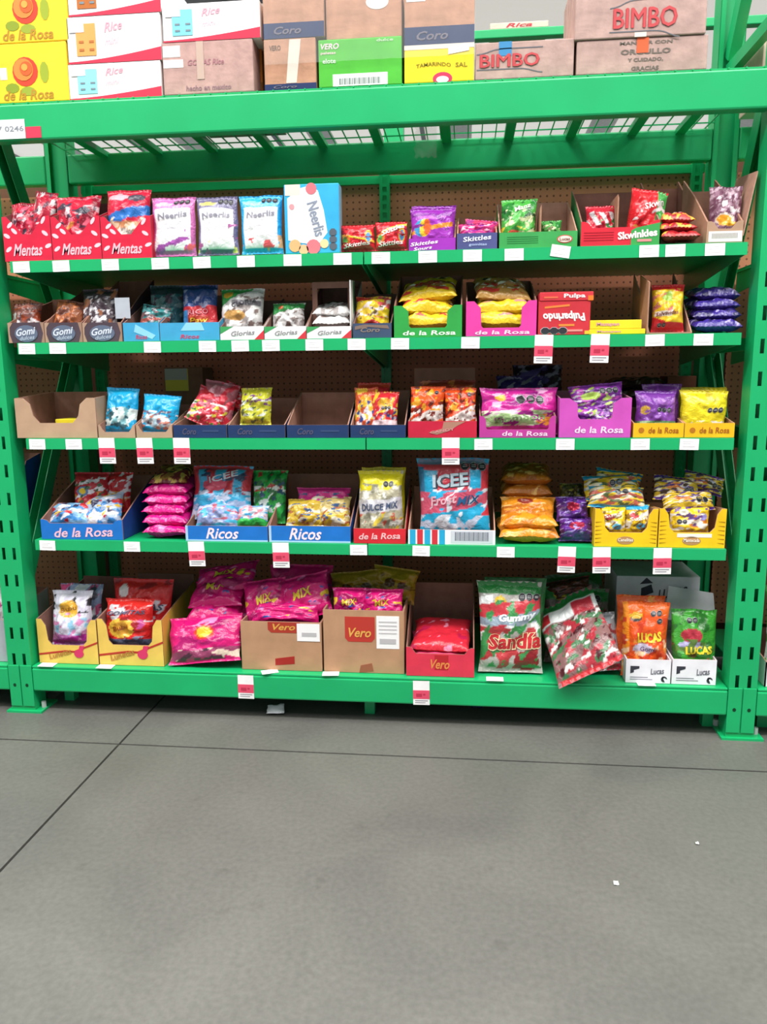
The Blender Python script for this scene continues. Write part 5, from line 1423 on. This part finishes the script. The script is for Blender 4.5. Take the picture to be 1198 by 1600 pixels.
crumple('floor_crumb', 'tiny pale crumb on the floor near the right upright', 'crumb', (2.22, -.62, .003), .009, .008, '#c9c9c6', .003, (math.radians(-80), 0, 0), n=3)
crumple('candy_wrapper', 'dark blue wrapper scrap in the shadow under the bottom beam', 'wrapper', (1.66, .16, .008), .04, .03, '#32406e', .01, (math.radians(-60), 0, 0), n=5)

# goods of the neighbouring bays glimpsed past the uprights
Z4, Z5, Z1 = ZS[4], ZS[5], ZS[1]
e = empty('display_tray', (-.36, .06, Z4 + .001), 'navy blue tray in the next bay, seen past the left upright', 'display tray')
mo, mi = M('#1c4fa6'), M('#9a7660', 'kraft')
SP = [(0, 0), (.3, 0), (.3, .27), (.2, .25), (.1, .1), (0, .06)]
panel('front_panel', rect(0, 0, .30, .06), 'y', .004, mo, mi, e)
panel('side_panel', SP, 'l', .004, mo, mi, e)
panel('side_panel', SP, 'r', .004, mo, mi, e, (.3, 0, 0))
panel('back_panel', rect(0, 0, .3, .27), 'y', .004, mi, mi, e, (0, .3, 0))
panel('base_panel', rect(.004, .004, .296, .296), 'z', .004, mi, mi, e, (0, 0, .004))
bag('candy_bag', 'white and blue bag in the navy tray of the next bay', 'candy bag', .14, .17, .05, (-.14, .2, Z4 + .01), (math.radians(-15), 0, 0), '#c9d0dc', [N(5, .1, '#3a68a8'), N(6, .2, '#c44a5a', 0, 1, 1)])
e = empty('display_tray', (-.34, .03, Z5 + .001), 'grey tray in the next bay past the foot of the left upright', 'display tray')
mo = M('#a9adb4')
panel('front_panel', rect(0, 0, .28, .16), 'y', .004, mo, mi, e)
panel('side_panel', [(0, 0), (.3, 0), (.3, .2), (0, .16)], 'l', .004, mo, mi, e)
panel('side_panel', [(0, 0), (.3, 0), (.3, .2), (0, .16)], 'r', .004, mo, mi, e, (.28, 0, 0))
panel('back_panel', rect(0, 0, .28, .2), 'y', .004, mi, mi, e, (0, .3, 0))
panel('base_panel', rect(.004, .004, .276, .296), 'z', .004, mi, mi, e, (0, 0, .004))
bag('candy_bag', 'pink and white bag in the grey tray of the next bay', 'candy bag', .2, .27, .07, (-.17, .09, Z5 + .05), (math.radians(-10), 0, 0), '#d8d2d8', [N(5, .1, '#c04a86'), N(6, .2, '#e9e4ea', 0, 1, 1), N(7, .25, '#6a3a6e', 0, 1, 2)])
bag('candy_bag', 'silver bag on the top shelf of the next bay, at the left frame edge', 'candy bag', .2, .24, .07, (-.2, .1, Z1 + .006), (math.radians(-10), 0, 0), '#b9bcc6', [N(5, .1, '#4a4a58', 0, .7), N(6, .2, '#e6e6ec', .5, 1, 1), N(6, .2, '#b05a78', 0, .4, 2)])
e = empty('display_tray', (W + .075, .02, Z5 + .001), 'white tray in the next bay past the right upright', 'display tray')
mo = M('#e3e2e8')
panel('front_panel', rect(0, 0, .2, .085), 'y', .004, mo, mi, e)
panel('side_panel', [(0, 0), (.26, 0), (.26, .12), (0, .085)], 'l', .004, mo, mi, e)
panel('side_panel', [(0, 0), (.26, 0), (.26, .12), (0, .085)], 'r', .004, mo, mi, e, (.2, 0, 0))
panel('back_panel', rect(0, 0, .2, .12), 'y', .004, mi, mi, e, (0, .26, 0))
panel('base_panel', rect(.004, .004, .196, .256), 'z', .004, mi, mi, e, (0, 0, .004))
patch(e, 'black_mark', rect(.02, .04, .05, .06), '#3a3a44')
bag('candy_bag', 'green and yellow bag in the white tray past the right upright', 'candy bag', .17, .26, .06, (W + .17, .07, Z5 + .07), (math.radians(-8), 0, 0), '#4c8f3c', [O(.4, .6, .4, .1, '#e0c22c'), N(6, .15, '#d8d8e2', .3, .6, 1), N(6, .2, '#7a3038', 0, .5, 2), R(0, .0, 1, .25, '#cfd0c8')], octs=[(.2, .86, 2)])
